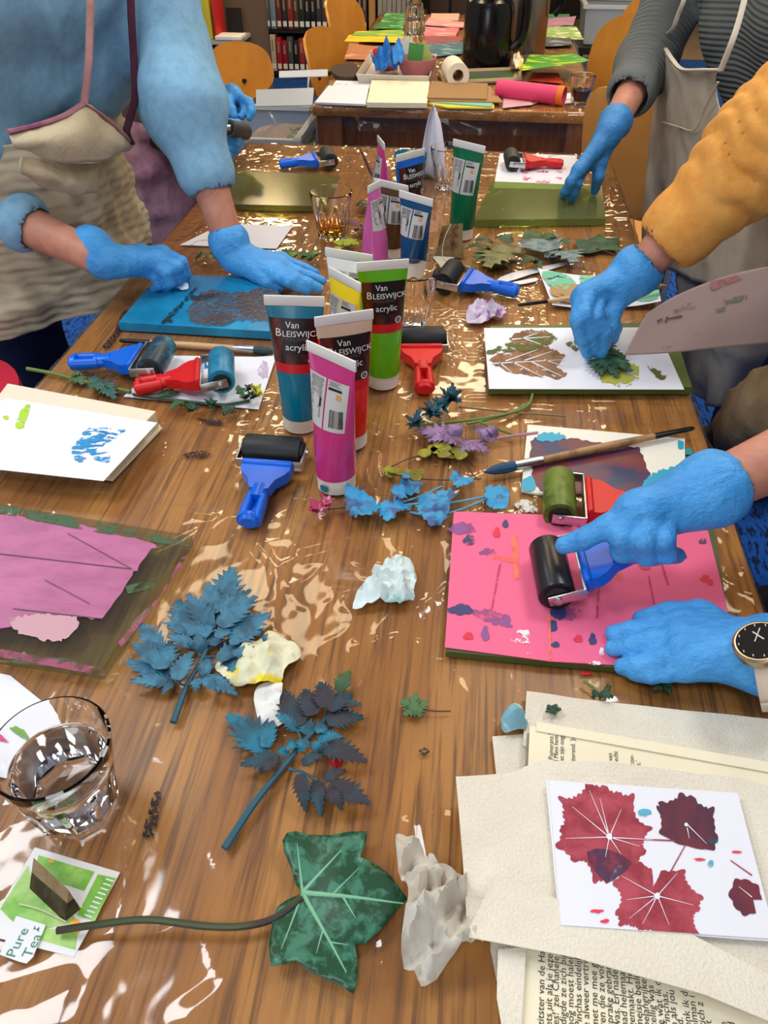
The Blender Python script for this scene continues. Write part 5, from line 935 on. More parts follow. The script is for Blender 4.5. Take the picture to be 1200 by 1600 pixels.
# leaf piles
def pile(name, label, items, mats):
    t = T(name, label, 'leaves', P(*items[0][0]))
    for i, (a, b, w, k) in enumerate(items): leaflet(P(*a, Z0+.004+.004*(i % 4)), P(*b, Z0+.006+.006*(i % 3)), w, 6, mats[k], t, 'leaf', lift=.008, seed=i)
    return t
gry = M('leaf_grey', (120, 138, 136), .55, n=((80, 100, 100), 50, .45, .6)); olb = M('leaf_olive_back', (122, 118, 74), .55, n=((92, 88, 50), 40, .45, .6)); mid = M('leaf_mid_green', (56, 88, 40), .5, n=((34, 60, 30), 40, .45, .6))
pile('leaf_pile', 'pile of mixed grey, olive and green leaves, right of the green tube', [((812, 398), (748, 392), .3, 2), ((800, 410), (752, 412), .4, 3), ((790, 396), (760, 418), .4, 2), ((862, 392), (816, 374), .5, 0), ((868, 388), (830, 368), .5, 0), ((870, 394), (898, 410), .5, 0), ((850, 400), (884, 408), .4, 0), ((840, 404), (812, 416), .3, 3), ((776, 386), (742, 376), .35, 1), ((800, 380), (772, 372), .4, 1), ((820, 376), (850, 366), .4, 3), ((846, 376), (872, 372), .4, 3), ((830, 410), (846, 422), .3, 3), ((860, 404), (900, 400), .3, 1), ((766, 388), (726, 390), .2, 1), ((800, 392), (822, 402), .5, 2), ((870, 380), (890, 384), .4, 3), ((780, 400), (740, 404), .4, 3)], [gry, dk, olb, mid])
ig = T('ivy_leaf', 'dark green ivy leaf lying right of the leaf pile', 'leaf', P(935, 388)); patch([(897, 378), (915, 380), (935, 371), (946, 378), (968, 376), (962, 388), (970, 398), (940, 396), (920, 401), (905, 396)], lambda x, y: .002+.008*fbm(np.stack([x*30, y*30, x*0], -1), 2, 3), .008, .0006, 2).obj('blade', dk, ig, w=True); stem(ig, 'stalk', [P(932, 388, Z0+.008), P(950, 394, Z0+.004), P(966, 400, Z0+.003)], .001, sb)
it = [((360+i*11, 402+(i % 3)*3), (385+i*11, 392+(i*5 % 17)), .34, i % 3) for i in range(-5, 13)]
pile('leaf_pile', 'strip of green leaves between the white sheet and the teal plate', it, [mid, dk, M('leaf_light', (104, 134, 62), .5, n=((70, 100, 44), 40, .45, .6))])
pile('leaf_pile', 'dark leaves and purple petals right of the amber tea', [((560, 324), (584, 330), .3, 0), ((556, 322), (580, 318), .3, 1), ((566, 340), (586, 346), .4, 2), ((548, 352), (566, 356), .6, 2), ((560, 360), (580, 362), .6, 2)], [dk, mid, M('petal_purple', (104, 66, 92), .55)])
tag(patch([(562, 314), (584, 306), (586, 318), (568, 322)], None, .02, .001, z=Z0+.012).obj('paper_scrap', M('scrap_orange', (224, 110, 50), .6, n=((236, 226, 210), 30, .48, .54)), sm=0), 'orange and white paper scrap beside the amber tea', 'scrap')
sprig('yellow green sprig under the amber tea glass', [(530, 388), (545, 384), (560, 380)], .0012, [((534, 384), (524, 378), .4, 4), ((540, 384), (552, 374), .4, 4), ((550, 382), (564, 384), .4, 4), ((536, 388), (524, 392), .4, 4)], M('leaf_bright_yellow', (160, 170, 40), .5), st_)
for lab, pts, lv in (('little dark green sprig above the paper towel stack', [(938, 1092), (932, 1078), (912, 1064)], [((934, 1082), (926, 1092), .5, 4), ((936, 1086), (958, 1092), .4, 4), ((940, 1090), (954, 1072), .12, 4)]), ('dark moss-like tuft below the gloved hand, right', [(1020, 1064), (1032, 1072), (1044, 1078)], [((1032, 1072), (1018, 1066), .5, 4), ((1034, 1072), (1052, 1066), .5, 4), ((1036, 1074), (1048, 1084), .5, 4), ((1032, 1074), (1022, 1080), .5, 4)])): sprig(lab, pts, .0014, lv, dk, st_)
t = T('tea_bag', 'used herb tea bag with string by the dark green tube', 'tea bag', P(700, 400)); c = P(702, 398)
hull([c+V((-.025, -.012, 0)), c+V((.026, -.014, 0)), c+V((.024, .02, 0)), c+V((-.02, .02, 0)), c+V((-.018, .0, .055)), c+V((.022, .006, .06))], 'gauze', M('herb_gauze', (130, 108, 66), .75, n=((84, 44, 26), 26, .46, .58)))
G().tube(crom([c+V((.0, -.004, .062)), c+V((-.012, -.018, .03)), c+V((-.01, -.03, .004)), c+V((.01, -.034, .002))], 6), .0008, 6).obj('string', MATS['string'], t, w=True)
tag(patch([(676, 402), (706, 396), (712, 410), (690, 420)], None, .02, .001).obj('paper_scrap', M('scrap_cream', (206, 196, 172), .7), sm=0), 'cream paper scrap under the herb tea bag', 'scrap')
# dried paint marks and crumbs on the film
dm = M('dried_paint', (26, 24, 34), .5, dash=(330, .5, .53))
for i, (l, q) in enumerate((('black smear of dried paint left of the teal plate', [(160, 542), (178, 520), (190, 490), (204, 484), (198, 500), (186, 524), (172, 544)]), ('black rolled paint crumb near the blue brayer', [(284, 712), (300, 706), (326, 705), (326, 713), (300, 715)]), ('grey paint crumb below the dark flower sprig', [(304, 652), (324, 656), (344, 656), (345, 664), (322, 661)]), ('dark blue dried paint flecks right of the water glass', [(222, 1306), (232, 1270), (240, 1240), (252, 1240), (248, 1270), (240, 1308)]), ('grey blue paint fleck below the clover-like leaf', [(650, 1178), (664, 1168), (672, 1174), (660, 1182)]))):
    tag(patch(q, None, .01, .0008, 2).obj('paint_smear', dm, sm=0), l, 'paint')
tag(patch([(800, 786), (836, 780), (840, 800), (828, 832), (820, 804)], None, .01, .0006, 2).obj('paint_smear', M('white_smear', (214, 208, 196), .5, dash=(70, .45, .5)), sm=0), 'white dried paint smear beside the olive roller', 'paint')
# ---------------------------------------------------------------- paper towels, old book, print
tw = M('towel_paper', (240, 232, 214), .95, b=(420, .6), n=((230, 220, 200), 8, .35, .65)); pg_ = M('book_page', (236, 226, 196), .85)
sheet('paper_towel', 'bottom paper towel corner left of the open book', 'paper towel', [(769, 1152), (824, 1148), (1210, 1230), (1210, 1640), (798, 1640), (766, 1484), (778, 1240)], tw, Z0, .0015)
sheet('paper_towel', 'folded paper towel behind the upper edge of the old book', 'paper towel', [(822, 1084), (960, 1102), (1210, 1128), (1210, 1220), (816, 1170)], tw, Z0+.0022, .002, ripple(.004, 24, 3), step=.008)
t = T('open_book', 'old book lying open under the paper towels, pages yellowed', 'book', P(1000, 1400)); zp0, zp1 = Z0+.007, Z0+.019
op = [P(826, 1134, zp1), P(1240, 1206, zp1), P(1262, 1700, zp1), P(800, 1700, zp1)]
patch([(p.x, p.y, zp0) for p in op], None, .5, .002, z=zp0).obj('cover', M('cover_grey', (150, 140, 120), .7), t, w=True, sm=0)
patch([(p.x+.002, p.y-.002, 0) for p in op], None, .5, .0095, z=zp0+.0021).obj('page_block', M('page_stack', (222, 208, 172), .85, n=((200, 184, 146), 120, .4, .6, (1, 1, 20))), t, w=True, sm=0)
page = patch([(p.x+.001, p.y+(.0 if i < 2 else 0), 0) for i, p in enumerate(op)], None, .03, .0006, z=zp1-.0005).obj('page', pg_, t, w=True, sm=0)
top = [P(838, 1128, zp1+.0012), P(1240, 1198, zp1+.0012), P(1240, 1214, zp1+.0012), P(838, 1142, zp1+.0012)]; patch([(p.x, p.y, 0) for p in top], None, .03, .0012, z=zp1+.0006).obj('page', pg_, t, w=True, sm=0)
lines = [(835, 'voorzitster van de Hachno'), (848, 'er niets uit als je jezelf in'), (859, "species!' zei Chanele zo"), (871, 'schuldigde ze zich bij'), (883, 'nog moest halen.'), (896, 'Pinchas eindelijk'), (908, 'e alweer vertrokken'), (922, 'met me mee gew'), (934, 'ren die ze voor'), (946, 'sprake gebracht'), (957, 'was. En naderh'), (969, 'had helemaal'), (981, 'gemaakt. He'), (993, 'meisje beslis'), (1004, 'belangrijker'), (1015, 'zellig was'), (1027, 'je wat ik d'), (1037, 'Pinchas,'), (1048, 'n als jou'), (1058, "ld.'"), (1070, 'enk ik d'), (1081, 'alman i'), (1093, 'zich z'), (1106, 'heeft'), (1130, 'ande'), (1142, 'ontd'), (1160, 'd i'), (1178, 'wo')]
dirp = (P(820, 1560, zp1)-P(832, 1200, zp1)).normalized()*-1; right = V((dirp.y, -dirp.x, 0)); g = G(); inkp = M('book_ink', (52, 46, 42), .8); zt = zp1+.0006
def textline(s, p, size, base=False):
    vs, fs = text(s, size); g.add([(*(p+dirp*v[0]+right*v[1]*-1*-1).xy, zt) if False else ((p+dirp*v[0]-right*v[1]).x, (p+dirp*v[0]-right*v[1]).y, zt) for v in vs], fs)
for x, s in lines:
    if x < 1100: textline(s, P(x+14, 1640, zt)+dirp*(.0 if len(s) > 20 else .012), .0066)
    else: textline(s, P(x+10, 1632, zt), .0066)
for x, y, s in ((868, 1202, "bas Pomeranz.'"), (876, 1202, 'oed Mimi hem'), (885, 1202, 'n, liet zijn oog'), (903, 1202, "ansiterend. 'Je"), (962, 1206, 'Nat van'), (971, 1206, 'dan echt'), (996, 1208, 'en con-'), (1006, 1209, "cket.'")): textline(s, P(x-4, y, zt), .0056)
g.obj('printed_text', inkp, t, w=True, sm=0)['kind'] = 'stuff'
sheet('paper_towel', 'narrow paper towel edge left of the printed book page', 'paper towel', [(778, 1484), (822, 1480), (812, 1640), (790, 1640), (776, 1560)], tw, Z0+.0225, .001)
zt2 = Z0+.0225
sheet('paper_towel', 'large embossed paper towel under the red leaf print', 'paper towel', [(712, 1216), (800, 1210), (840, 1192), (960, 1196), (1150, 1218), (1220, 1240), (1220, 1590), (1100, 1548), (880, 1478), (730, 1462), (722, 1340)], tw, zt2, .0012, ripple(.005, 14, 6), step=.007)
sheet('paper_towel', 'folded flap of the embossed paper towel below the print', 'paper towel', [(728, 1466), (738, 1440), (776, 1366), (900, 1420), (1060, 1452), (1220, 1536), (1220, 1606), (1100, 1556), (900, 1498)], tw, zt2+.0072, .0012, ripple(.002, 14, 9), step=.008)
zc = zt2+.0094
t = T('print_card', 'white card printed with dark red geranium leaves, front right', 'print', P(1030, 1340))
patch([(853, 1222), (1150, 1242), (1212, 1472), (874, 1448)], None, .5, .001, z=zc-.0012).obj('under_card', papw, t, w=True, sm=0); patch([(857, 1220), (1152, 1240), (1212, 1468), (876, 1446)], None, .5, .001, z=zc).obj('card', papw, t, w=True, sm=0)
rl = M('leaf_print_red', (142, 34, 50), .6, n=((176, 66, 82), 38, .42, .62), dash=(260, .25, .3)); rd = M('leaf_print_dark', (66, 24, 50), .6, n=((110, 30, 48), 16, .42, .6), dash=(260, .25, .3)); zq = zc+.0013
k7 = lambda x, y: (700+x/2.4, 1060+y/2.4)
def lobed(cx, cy, tips, n=5, mat=rl, dent=.82, wv=.012):
    c = k7(cx, cy); o = []; N = len(tips)
    for i in range(N):
        a, b = tips[i], tips[(i+1) % N]
        for j in range(n):
            f = j/n; x, y = a[0]+(b[0]-a[0])*f, a[1]+(b[1]-a[1])*f; k = 1-(1-dent)*math.sin(math.pi*f)
            for q, kk in ((0, 1.0), (.5, 1.03)):
                f2 = (j+q)/n; x, y = a[0]+(b[0]-a[0])*f2, a[1]+(b[1]-a[1])*f2; k = (1-(1-dent)*math.sin(math.pi*f2))*(kk if q else .985); o.append(k7(cx+(x-cx)*k, cy+(y-cy)*k))
    return o
def cut(pl):
    """clip an outline to the card's edges"""
    E = [(858, 1221), (1151, 1241), (1211, 1467), (877, 1445)]
    for i in range(4):
        a, b = E[i], E[(i+1) % 4]; inn = lambda p: (b[0]-a[0])*(p[1]-a[1])-(b[1]-a[1])*(p[0]-a[0]) >= 0; o = []
        for j in range(len(pl)):
            p, q = pl[j-1], pl[j]
            if inn(p) != inn(q):
                d1 = (b[0]-a[0])*(p[1]-a[1])-(b[1]-a[1])*(p[0]-a[0]); d2 = (b[0]-a[0])*(q[1]-a[1])-(b[1]-a[1])*(q[0]-a[0]); f = d1/(d1-d2); o.append((p[0]+(q[0]-p[0])*f, p[1]+(q[1]-p[1])*f))
            if inn(q): o.append(q)
        pl = o
    return pl
rnd = lambda pl: [(p.x, p.y) for p in crom([(x, y, 0) for x, y in pl], 3, True)]
L1 = lobed(605, 595, [(520, 380), (590, 400), (640, 425), (700, 430), (705, 520), (770, 560), (735, 610), (745, 650), (700, 720), (640, 700), (600, 770), (545, 770), (520, 690), (470, 690), (400, 630), (420, 560), (430, 510), (410, 440), (480, 440)], 3, dent=.93)
L2 = lobed(895, 610, [(790, 460), (845, 455), (870, 425), (920, 440), (960, 480), (1000, 480), (1000, 545), (1015, 600), (1000, 645), (940, 640), (860, 620), (790, 580), (800, 530), (780, 480)], 2, dent=.95)
L3 = lobed(785, 812, [(660, 690), (720, 685), (765, 715), (770, 780), (800, 720), (890, 715), (900, 770), (960, 820), (945, 870), (920, 900), (945, 965), (860, 975), (780, 950), (715, 950), (690, 930), (640, 930), (625, 880), (650, 820), (615, 770)], 3, dent=.94)
L4 = lobed(1140, 820, [(1075, 750), (1120, 752), (1165, 775), (1178, 830), (1145, 830), (1155, 880), (1110, 892), (1075, 860), (1050, 810)], 2, dent=.95)
for q, mt in ((L1, rl), (L3, rl), (L2, rd), (L4, rd)): patch(cut(rnd(q)), None, .02, 0, 0, zq+(.0002 if mt is rd else .0001 if q is L3 else 0)).obj('leaf_print', mt, t, w=True, sm=0)
for q in ([k7(*a) for a in ((520, 650), (600, 640), (690, 690), (640, 740), (600, 765), (550, 720))],): patch(q, None, .02, 0, 2, zq+.0003).obj('violet_print', M('leaf_print_violet', (74, 40, 76), .6, dash=(30, .36, .6)), t, w=True, sm=0)  # violet ink patch over the red leaf print
def line(a, b, w0, w1, mat, dz): 
    a, b = V((*k7(*a), 0)), V((*k7(*b), 0)); n = (b-a).normalized(); n = V((-n.y, n.x, 0)); patch([(p.x, p.y) for p in (a+n*w0, b+n*w1, b-n*w1, a-n*w0)], None, .05, 0, 0, zq+dz).obj('vein_gap' if mat is papw else 'stem_print', mat, t, w=True, sm=0)
for a, b in (((605, 595), (530, 420)), ((605, 595), (465, 480)), ((605, 595), (570, 450)), ((605, 595), (650, 490)), ((605, 595), (440, 600)), ((605, 595), (590, 670)), ((605, 595), (650, 660)), ((620, 597), (770, 605)), ((605, 595), (720, 630)), ((785, 815), (650, 740)), ((785, 815), (680, 900)), ((785, 815), (830, 925)), ((785, 815), (920, 850)), ((785, 815), (670, 830)), ((785, 815), (860, 730)), ((785, 815), (730, 920)), ((895, 545), (970, 620)), ((897, 560), (905, 600)), ((1140, 820), (1090, 780))): line(a, b, .8, .25, papw, .0005)
for c, r in (((605, 593), 5), ((785, 815), 5), ((893, 548), 3)): patch(blob(*k7(*c), r, r, 8, .2), None, .02, 0, 0, zq+.0006).obj('vein_gap', papw, t, w=True, sm=0)
for a, b, mt in (((650, 600), (850, 608), rl), ((890, 625), (815, 760), rl), ((1060, 682), (1140, 738), rl)): line(a, b, .8, 1.1, mt, .0004)
for x, y, rx, ry, mt in ((738, 505, 9, 7, tq), (990, 612, 8, 5, M('leaf_print_teal', (10, 50, 70), .5)), (985, 695, 5, 7, tq), (945, 678, 9, 2, rb), (1085, 650, 7, 2, rb), (560, 873, 9, 3, rb), (590, 910, 8, 3, rb)): patch(blob(*k7(x, y), rx, ry, 9, .3, seed=x), None, .02, 0, 2, zq+.0004).obj('paint_blot', mt, t, w=True, sm=0)
t = sprig('tiny dark leaf crumb lying on the folded paper towel', [(860, 1108), (866, 1110)], .001, [], dk, st_)
t = RM and C.objects[t.name]
for i in range(5): leaflet(P(864, 1109, Z0+.011), P(864+13*math.cos(i*1.3), 1109+9*math.sin(i*1.3), Z0+.012), .4, 3, dk, t, seed=i)
# ---------------------------------------------------------------- people
skin = M('skin', (196, 136, 112), .5, n=((184, 118, 96), 30, .4, .65), b=(260, .12), sub=.15); jeans = M('navy_trousers', (20, 30, 66), .85, b=(400, .2)); shoe = M('shoe_dark', (30, 28, 28), .6)
def wr(q, f, s): q = np.asarray(q)*f; return np.clip(ridge(q+1.2*np.stack([vn(q*.7, s), vn(q*.7, s+1), vn(q*.7, s+2)], -1), s), -.3, 1)
def human(label, sh, hip, chest, arms, head, feet, hairm, h=.0085, hair_r=.1):
    """one continuous skin: head, neck, trunk, arms to the gloves, legs"""
    w = (sh[0]-sh[1]).normalized(); nk = (sh[0]+sh[1])/2; pr = []
    for s in (-1, 1): pr.append(RC(hip+w*s*.07, chest+w*s*.075, .095, .1, .06))
    pr += [RC(sh[0], sh[1], .05, .05, .05), RC(nk, head-V((0, 0, .05)), .055, .052, .03), EL(head, (.078, .078, .105), .03)]
    fwd = V((w.y, -w.x, 0)).normalized(); fwd = fwd if fwd.dot(V((-sh[0].x-sh[1].x, 0, 0))) > 0 else -fwd
    pr += [EL(head+fwd*.045-V((0, 0, .05)), (.05, .05, .055), .03), RC(head+fwd*.082+V((0, 0, .012)), head+fwd*.094-V((0, 0, .022)), .009, .014, .012), RC(head+fwd*.078-V((0, 0, .055))-w*.016, head+fwd*.078-V((0, 0, .055))+w*.016, .008, .008, .006)]
    for s in (-1, 1): pr += [EL(head+w*s*.078-V((0, 0, .01)), (.016, .016, .03), .008)]
    for a in arms: pr += chain(a, (.05, .039, .026), .02)
    for s, ft in zip((-1, 1), feet): kn = (hip+w*s*.08).lerp(ft, .5)+fwd*.03; pr += chain([hip+w*s*.08, kn, ft+V((0, 0, .09)), ft+V((0, 0, .03))+fwd*.1], (.08, .055, .04, .03), .03)
    o = blend('person', pr, h, skin); tag(o, label, 'person')
    blend('hair', [EL(head+V((0, 0, .025))-fwd*.016, (.088, .088, .1), .02), EL(head-fwd*.05-V((0, 0, .02)), (.07, .07, hair_r), .03)], .01, hairm, o)
    for s in (-1, 1): G().lathe([(0, -.011), (.008, -.008), (.011, 0), (.008, .008), (0, .011)], 12, Matrix.Translation(head+fwd*.068+w*s*.031+V((0, 0, .004)))).obj('eye', M('eye_white', (230, 228, 222), .3), o, w=True)
    tp = []
    for s, ft in zip((-1, 1), feet): kn = (hip+w*s*.08).lerp(ft, .5)+fwd*.03; tp += chain([hip+w*s*.06+V((0, 0, .03)), kn, ft+V((0, 0, .08))], (.125, .085, .07), .05)
    blend('trousers', tp, .013, jeans, o, lambda p: .006*wr(p, 9, 3))
    for ft in feet: blend('shoe', [RC(ft+V((0, 0, .045)), ft+V((0, 0, .045))+fwd*.14, .045, .04, .02)], .011, shoe, o)
    return o, w, fwd
def sweater(o, name, mat, sh, hip, chest, arms, cuffs, r, seed, h=.0065, amp=.006, freq=11, rings=None, attr=False, band=0, cuffr=None, wide=.09, hem=.0):
    w = (sh[0]-sh[1]).normalized(); pr = []
    lo = hip.lerp(chest, hem)
    for s in (-1, 1): pr.append(RC(lo+w*s*.075, chest+w*s*wide, .125, .13, .06))
    pr += [RC(sh[0], sh[1], .075, .075, .06)]; na = len(pr); cuts = []
    for (S, E, W), c, in zip(arms, cuffs):
        ce = E.lerp(W, c); pr += chain([S, E, ce], r, .03); d = (W-E).normalized(); cuts.append((ce-d*.012, ce+d*.2, r[2]-.011, r[2]-.009)); pr.append(RC(ce-d*(.012+band), ce-d*.002, r[2]+.003+band*.06, r[2]+.003+band*.06, .004 if band else .006))
    def disp(p):
        v = amp*wr(p, freq, seed); fade = 1.
        for (S, E, W), c in zip(arms, cuffs): fade = np.minimum(fade, np.clip((np.linalg.norm(p-np.array(E.lerp(W, c)), axis=1)-r[2]*1.15)/.05, .12, 1))
        if rings:
            for (S, E, W), c in zip(arms[:1], cuffs): 
                d = W-E; t = np.clip(((p-np.array(E))@np.array(d))/d.length_squared, -.6, 1); ph = t*rings[0]+2.2*(fbm(p*np.array((13, 13, 9)), 2, seed)-.5)*2.6; v = v+rings[1]*(np.abs(np.sin(ph))**.7-.5)*np.clip(t+.5, 0, 1)
        return v*fade
    return blend(name, pr, h, mat, o, disp, cuts, attr=na if attr else False)
def glove(o, wrist, mcp, fingers, thumb, cuff, mat, h=.0022, s=1., seed=1, label=None, seg=1.):
    """wrist, knuckles, finger joints and thumb joints as world points; cuff: where the rim ends"""
    d = (cuff-wrist).normalized(); pr = [RC(wrist, wrist.lerp(cuff, .6), .027*s, .031*s, .012), RC(wrist.lerp(cuff, .6), cuff, .031*s, .0345*s, .01)]
    for i, m in enumerate(mcp): pr.append(RC(wrist+(m-wrist)*.12, m, .0205*s, (.0128, .013, .0122, .0112)[i]*s, .014))
    pr += [RC(mcp[0], mcp[2], .0125*s, .012*s, .01), RC(mcp[1], mcp[3], .0125*s, .011*s, .01)]
    pr.append(RC(wrist.lerp(thumb[0], .25), thumb[0], .017*s, .0145*s, .014))
    pr += chain(thumb, [.0138*s, .0122*s, .0092*s], .005)
    for i, (m, f) in enumerate(zip(mcp, fingers)): k = (1, 1.03, .98, .88)[i]*s*seg; pr += chain([m]+list(f), [.0118*k, .0106*k, .0096*k, .0082*k], .0035)
    pr.append(RC(cuff-d*.004, cuff-d*.003, .0358*s, .0358*s, .003))
    g = blend('glove', pr, h*s, mat, o, lambda p: .0007*wr(p, 62, seed)+.0006*wr(p*np.array((1, 1.6, 1)), 120, seed+3), [(cuff-d*.008, cuff+d*.1, (.0285*s), .031*s)])
    if label: g['label'] = label
    return g
nit = M('nitrile_blue', (74, 160, 226), .45, n=((58, 142, 210), 24, .4, .65), b=(75, .9, (1, 2, 1)))
nit2 = M('nitrile_deep', (58, 138, 200), .45, n=((46, 118, 180), 24, .4, .65), b=(75, .9, (1, 2, 1)))
mp = lambda l: [P(*k) for k in l]
# A: pale blue jumper, leaning over the teal plate
shA = [V((-.605, 1.57, 1.20)), V((-.75, 1.2, 1.2))]; hipA = V((-1.0, 1.42, .86)); chA = V((-.79, 1.41, 1.09)); WL = P(366, 402, .795); WRa = P(160, 408, .84)
armsA = [(shA[0], V((-.507, 1.387, 1.017)), WL), (shA[1], V((-.845, 1.235, .905)), WRa)]
hairb = M('hair_brown', (70, 48, 34), .6, b=(60, .5, (1, 1, .2)))
A, wA, fA = human('person in pale blue jumper and crumpled beige apron, wiping the teal plate', shA, hipA, chA, armsA, V((-.52, 1.40, 1.46)), [V((-1.0, 1.56, 0)), V((-1.05, 1.26, 0))], hairb)
jump = M('jumper_blue', (138, 184, 212), .92, n=((124, 170, 200), 60, .4, .65), b=(520, .45))
sweater(A, 'jumper', jump, shA, hipA, chA, armsA, (.42, .38), (.072, .062, .045), 5, amp=.010, freq=6.5, band=.045, h=.0055)
glove(A, WL, mp([(432, 430, .785), (437, 421, .79), (440, 413, .788), (440, 405, .782)]), [mp([(452, 440, .784), (466, 447, .774), (480, 453, .766)]), mp([(460, 435, .786), (480, 443, .776), (497, 450, .766)]), mp([(462, 425, .784), (484, 432, .775), (503, 439, .766)]), mp([(460, 414, .778), (478, 420, .772), (494, 427, .766)])], mp([(402, 428, .782), (420, 440, .774), (436, 448, .766)]), WL+(armsA[0][1]-WL).normalized()*.03, nit, .0026, 1.0, 3)
glove(A, WRa, mp([(254, 396, .82), (248, 404, .826), (238, 412, .82), (226, 421, .81)]), [mp([(283, 410, .812), (289, 428, .79), (288, 442, .77)]), mp([(276, 416, .816), (281, 434, .79), (275, 446, .77)]), mp([(260, 424, .81), (266, 440, .79), (259, 450, .77)]), mp([(243, 431, .8), (248, 444, .784), (241, 451, .77)])], mp([(222, 394, .81), (250, 402, .79), (272, 424, .776)]), P(168, 400, .84)+(WRa-armsA[1][1]).normalized()*-.035, nit, .0026, 1.0, 6)
crumple('tissue', 'small white tissue held under the wiping glove on the teal plate', blob(281, 447, 15, 8, 10, .2), .012, M('tissue_white', (216, 226, 232), .9), seed=3, scale=60, z=Z0+.0145)
apm = M('apron_beige', (196, 180, 150), .9, n=((180, 162, 130), 9, .35, .65), b=(34, .9)); apd = M('apron_trim_pink', (150, 104, 112), .85, n=((120, 64, 92), 10, .45, .6)); aps = M('apron_strap_rose', (190, 142, 118), .85, n=((160, 110, 110), 14, .4, .6)); apmar = M('apron_strap_maroon', (70, 26, 46), .85)
bib = loft([[PX(12, 208, -.66), PX(60, 196, -.635), PX(100, 182, -.62), PX(130, 163, -.615), PX(160, 182, -.61), PX(190, 208, -.60), PX(207, 224, -.60)],
            [PX(20, 225, -.65), PX(60, 222, -.62), PX(100, 214, -.60), PX(130, 205, -.59), PX(160, 214, -.59), PX(190, 226, -.59), PX(204, 228, -.60)],
            [PX(30, 232, -.65), PX(66, 244, -.63), PX(100, 252, -.61), PX(130, 252, -.60), PX(158, 250, -.60), PX(184, 240, -.60), PX(200, 233, -.605)]], 6, 6, .002, lambda a: .004*wr(a, 16, 4)); bib.obj('apron_bib', apm, A, w=True, sm=180)
G().tube(crom([PX(12, 206, -.655), PX(60, 195, -.63), PX(100, 181, -.615), PX(128, 164, -.61)], 6), .006, 8, flat=.6).obj('apron_trim', apd, A, w=True); G().tube(crom([PX(132, 164, -.61), PX(160, 182, -.605), PX(190, 208, -.595), PX(207, 224, -.595)], 6), .006, 8, flat=.6).obj('apron_trim', aps, A, w=True)
G().tube(crom([PX(131, 163, -.61), PX(137, 110, -.60), PX(140, 55, -.60), PX(142, -20, -.59), PX(145, -70, -.6)], 6), .006, 8, flat=.5).obj('apron_strap', aps, A, w=True)
G().tube(crom([PX(205, 224, -.595), PX(198, 206, -.59), PX(203, 185, -.585), PX(211, 150, -.575), PX(209, 90, -.57), PX(205, 20, -.565), PX(203, -60, -.57)], 6), .006, 8, flat=.6).obj('apron_strap', apmar, A, w=True)
cA = V((-.97, 1.40)); 
def skA(dz=0, a0=-1.9, a1=1.9, z1=1.0, z0=.6, rr=0, seed=7, crk=.012):
    rows = []
    for i in range(90):
        z = z1+(z0-z1)*i/89; r = []
        for j in range(150):
            a = a0+(a1-a0)*j/149; f = 1+.06*(i/89); n = np.array([[math.cos(a)*3, math.sin(a)*3, z*3]]); 
            k = .27*f+rr+.010*math.sin(a*9+z*6)*(i/89); k2 = .285*f+rr
            r.append(V((cA.x+k*math.cos(a), cA.y+k2*math.sin(a), z)))
        rows.append(r)
    for r in rows:
        for j in range(150): q = abs(a0+(a1-a0)*j/149)/1.9; f = 1-.3*q**7; r[j] = V((cA.x+(r[j].x-cA.x)*f, cA.y+(r[j].y-cA.y)*f, r[j].z))
    a = np.array([[tuple(p) for p in r] for r in rows]); d = crk*2.2*facet(a, 7, seed, 3)+crk*1.3*facet(a, 17, seed+2, 3)+crk*.6*facet(a, 40, seed+5, 3)
    for i in range(90):
        for j in range(150): ang = a0+(a1-a0)*j/149; rows[i][j] += V((math.cos(ang), math.sin(ang), 0))*float(d[i, j])
    g = G(); g.sheet(rows, .002); return g
skA(crk=.014, z0=.70).obj('apron_skirt', M('apron_crumpled', (186, 172, 146), .62, n=((178, 164, 138), 9, .35, .65), b=(30, .5)), A, w=True, sm=180)
loft([[PX(30, 246, -.655), PX(70, 250, -.64), PX(110, 256, -.63), PX(150, 256, -.63)], [PX(32, 268, -.655), PX(70, 274, -.63), PX(110, 282, -.62), PX(152, 276, -.63)], [PX(60, 286, -.66), PX(84, 294, -.64), PX(112, 302, -.63), PX(148, 300, -.64)]], 6, 8, .002, lambda a: .005*wr(a, 18, 9)).obj('apron_pocket', apm, A, w=True, sm=180)
# B: pink tie-dyed apron over a brown jumper
shB = [V((-.84, 2.25, 1.28)), V((-.9, 1.86, 1.28))]; hipB = V((-.87, 2.15, .86)); chB = V((-.94, 2.04, 1.14)); WB1 = PD(338, 166, 1.95); WB2 = PD(331, 234, 1.9)
armsB = [(shB[0], V((-.86, 2.22, 1.0)), WB1), (shB[1], V((-.84, 1.88, .9)), WB2)]
B, wB, fB = human('person in pink tie-dyed apron and brown jumper, holding a small brayer', shB, hipB, chB, armsB, V((-.84, 2.05, 1.55)), [V((-.9, 2.26, 0)), V((-.98, 2.0, 0))], M('hair_dark', (40, 30, 26), .6), hair_r=.14)
sweater(B, 'jumper', M('jumper_brown', (98, 74, 60), .92, b=(400, .4)), shB, hipB, chB, armsB, (.8, .8), (.07, .056, .047), 15, .009)
tie = M('tie_dye_pink', (190, 146, 160), .85, n=((146, 96, 120), 13, .42, .62, (1, 1, .6)), b=(26, .8))
def skB(u, v): a = -2.0+3.1*u; z = 1.36-.86*v; k = (.205+.03*v+.012*math.sin(a*8+v*4)*v); return (-.945-.05*v+k*math.cos(a)*1.05+(.0 if v > .3 else -.02*(.3-v)), 2.03+k*1.06*math.sin(a), z)
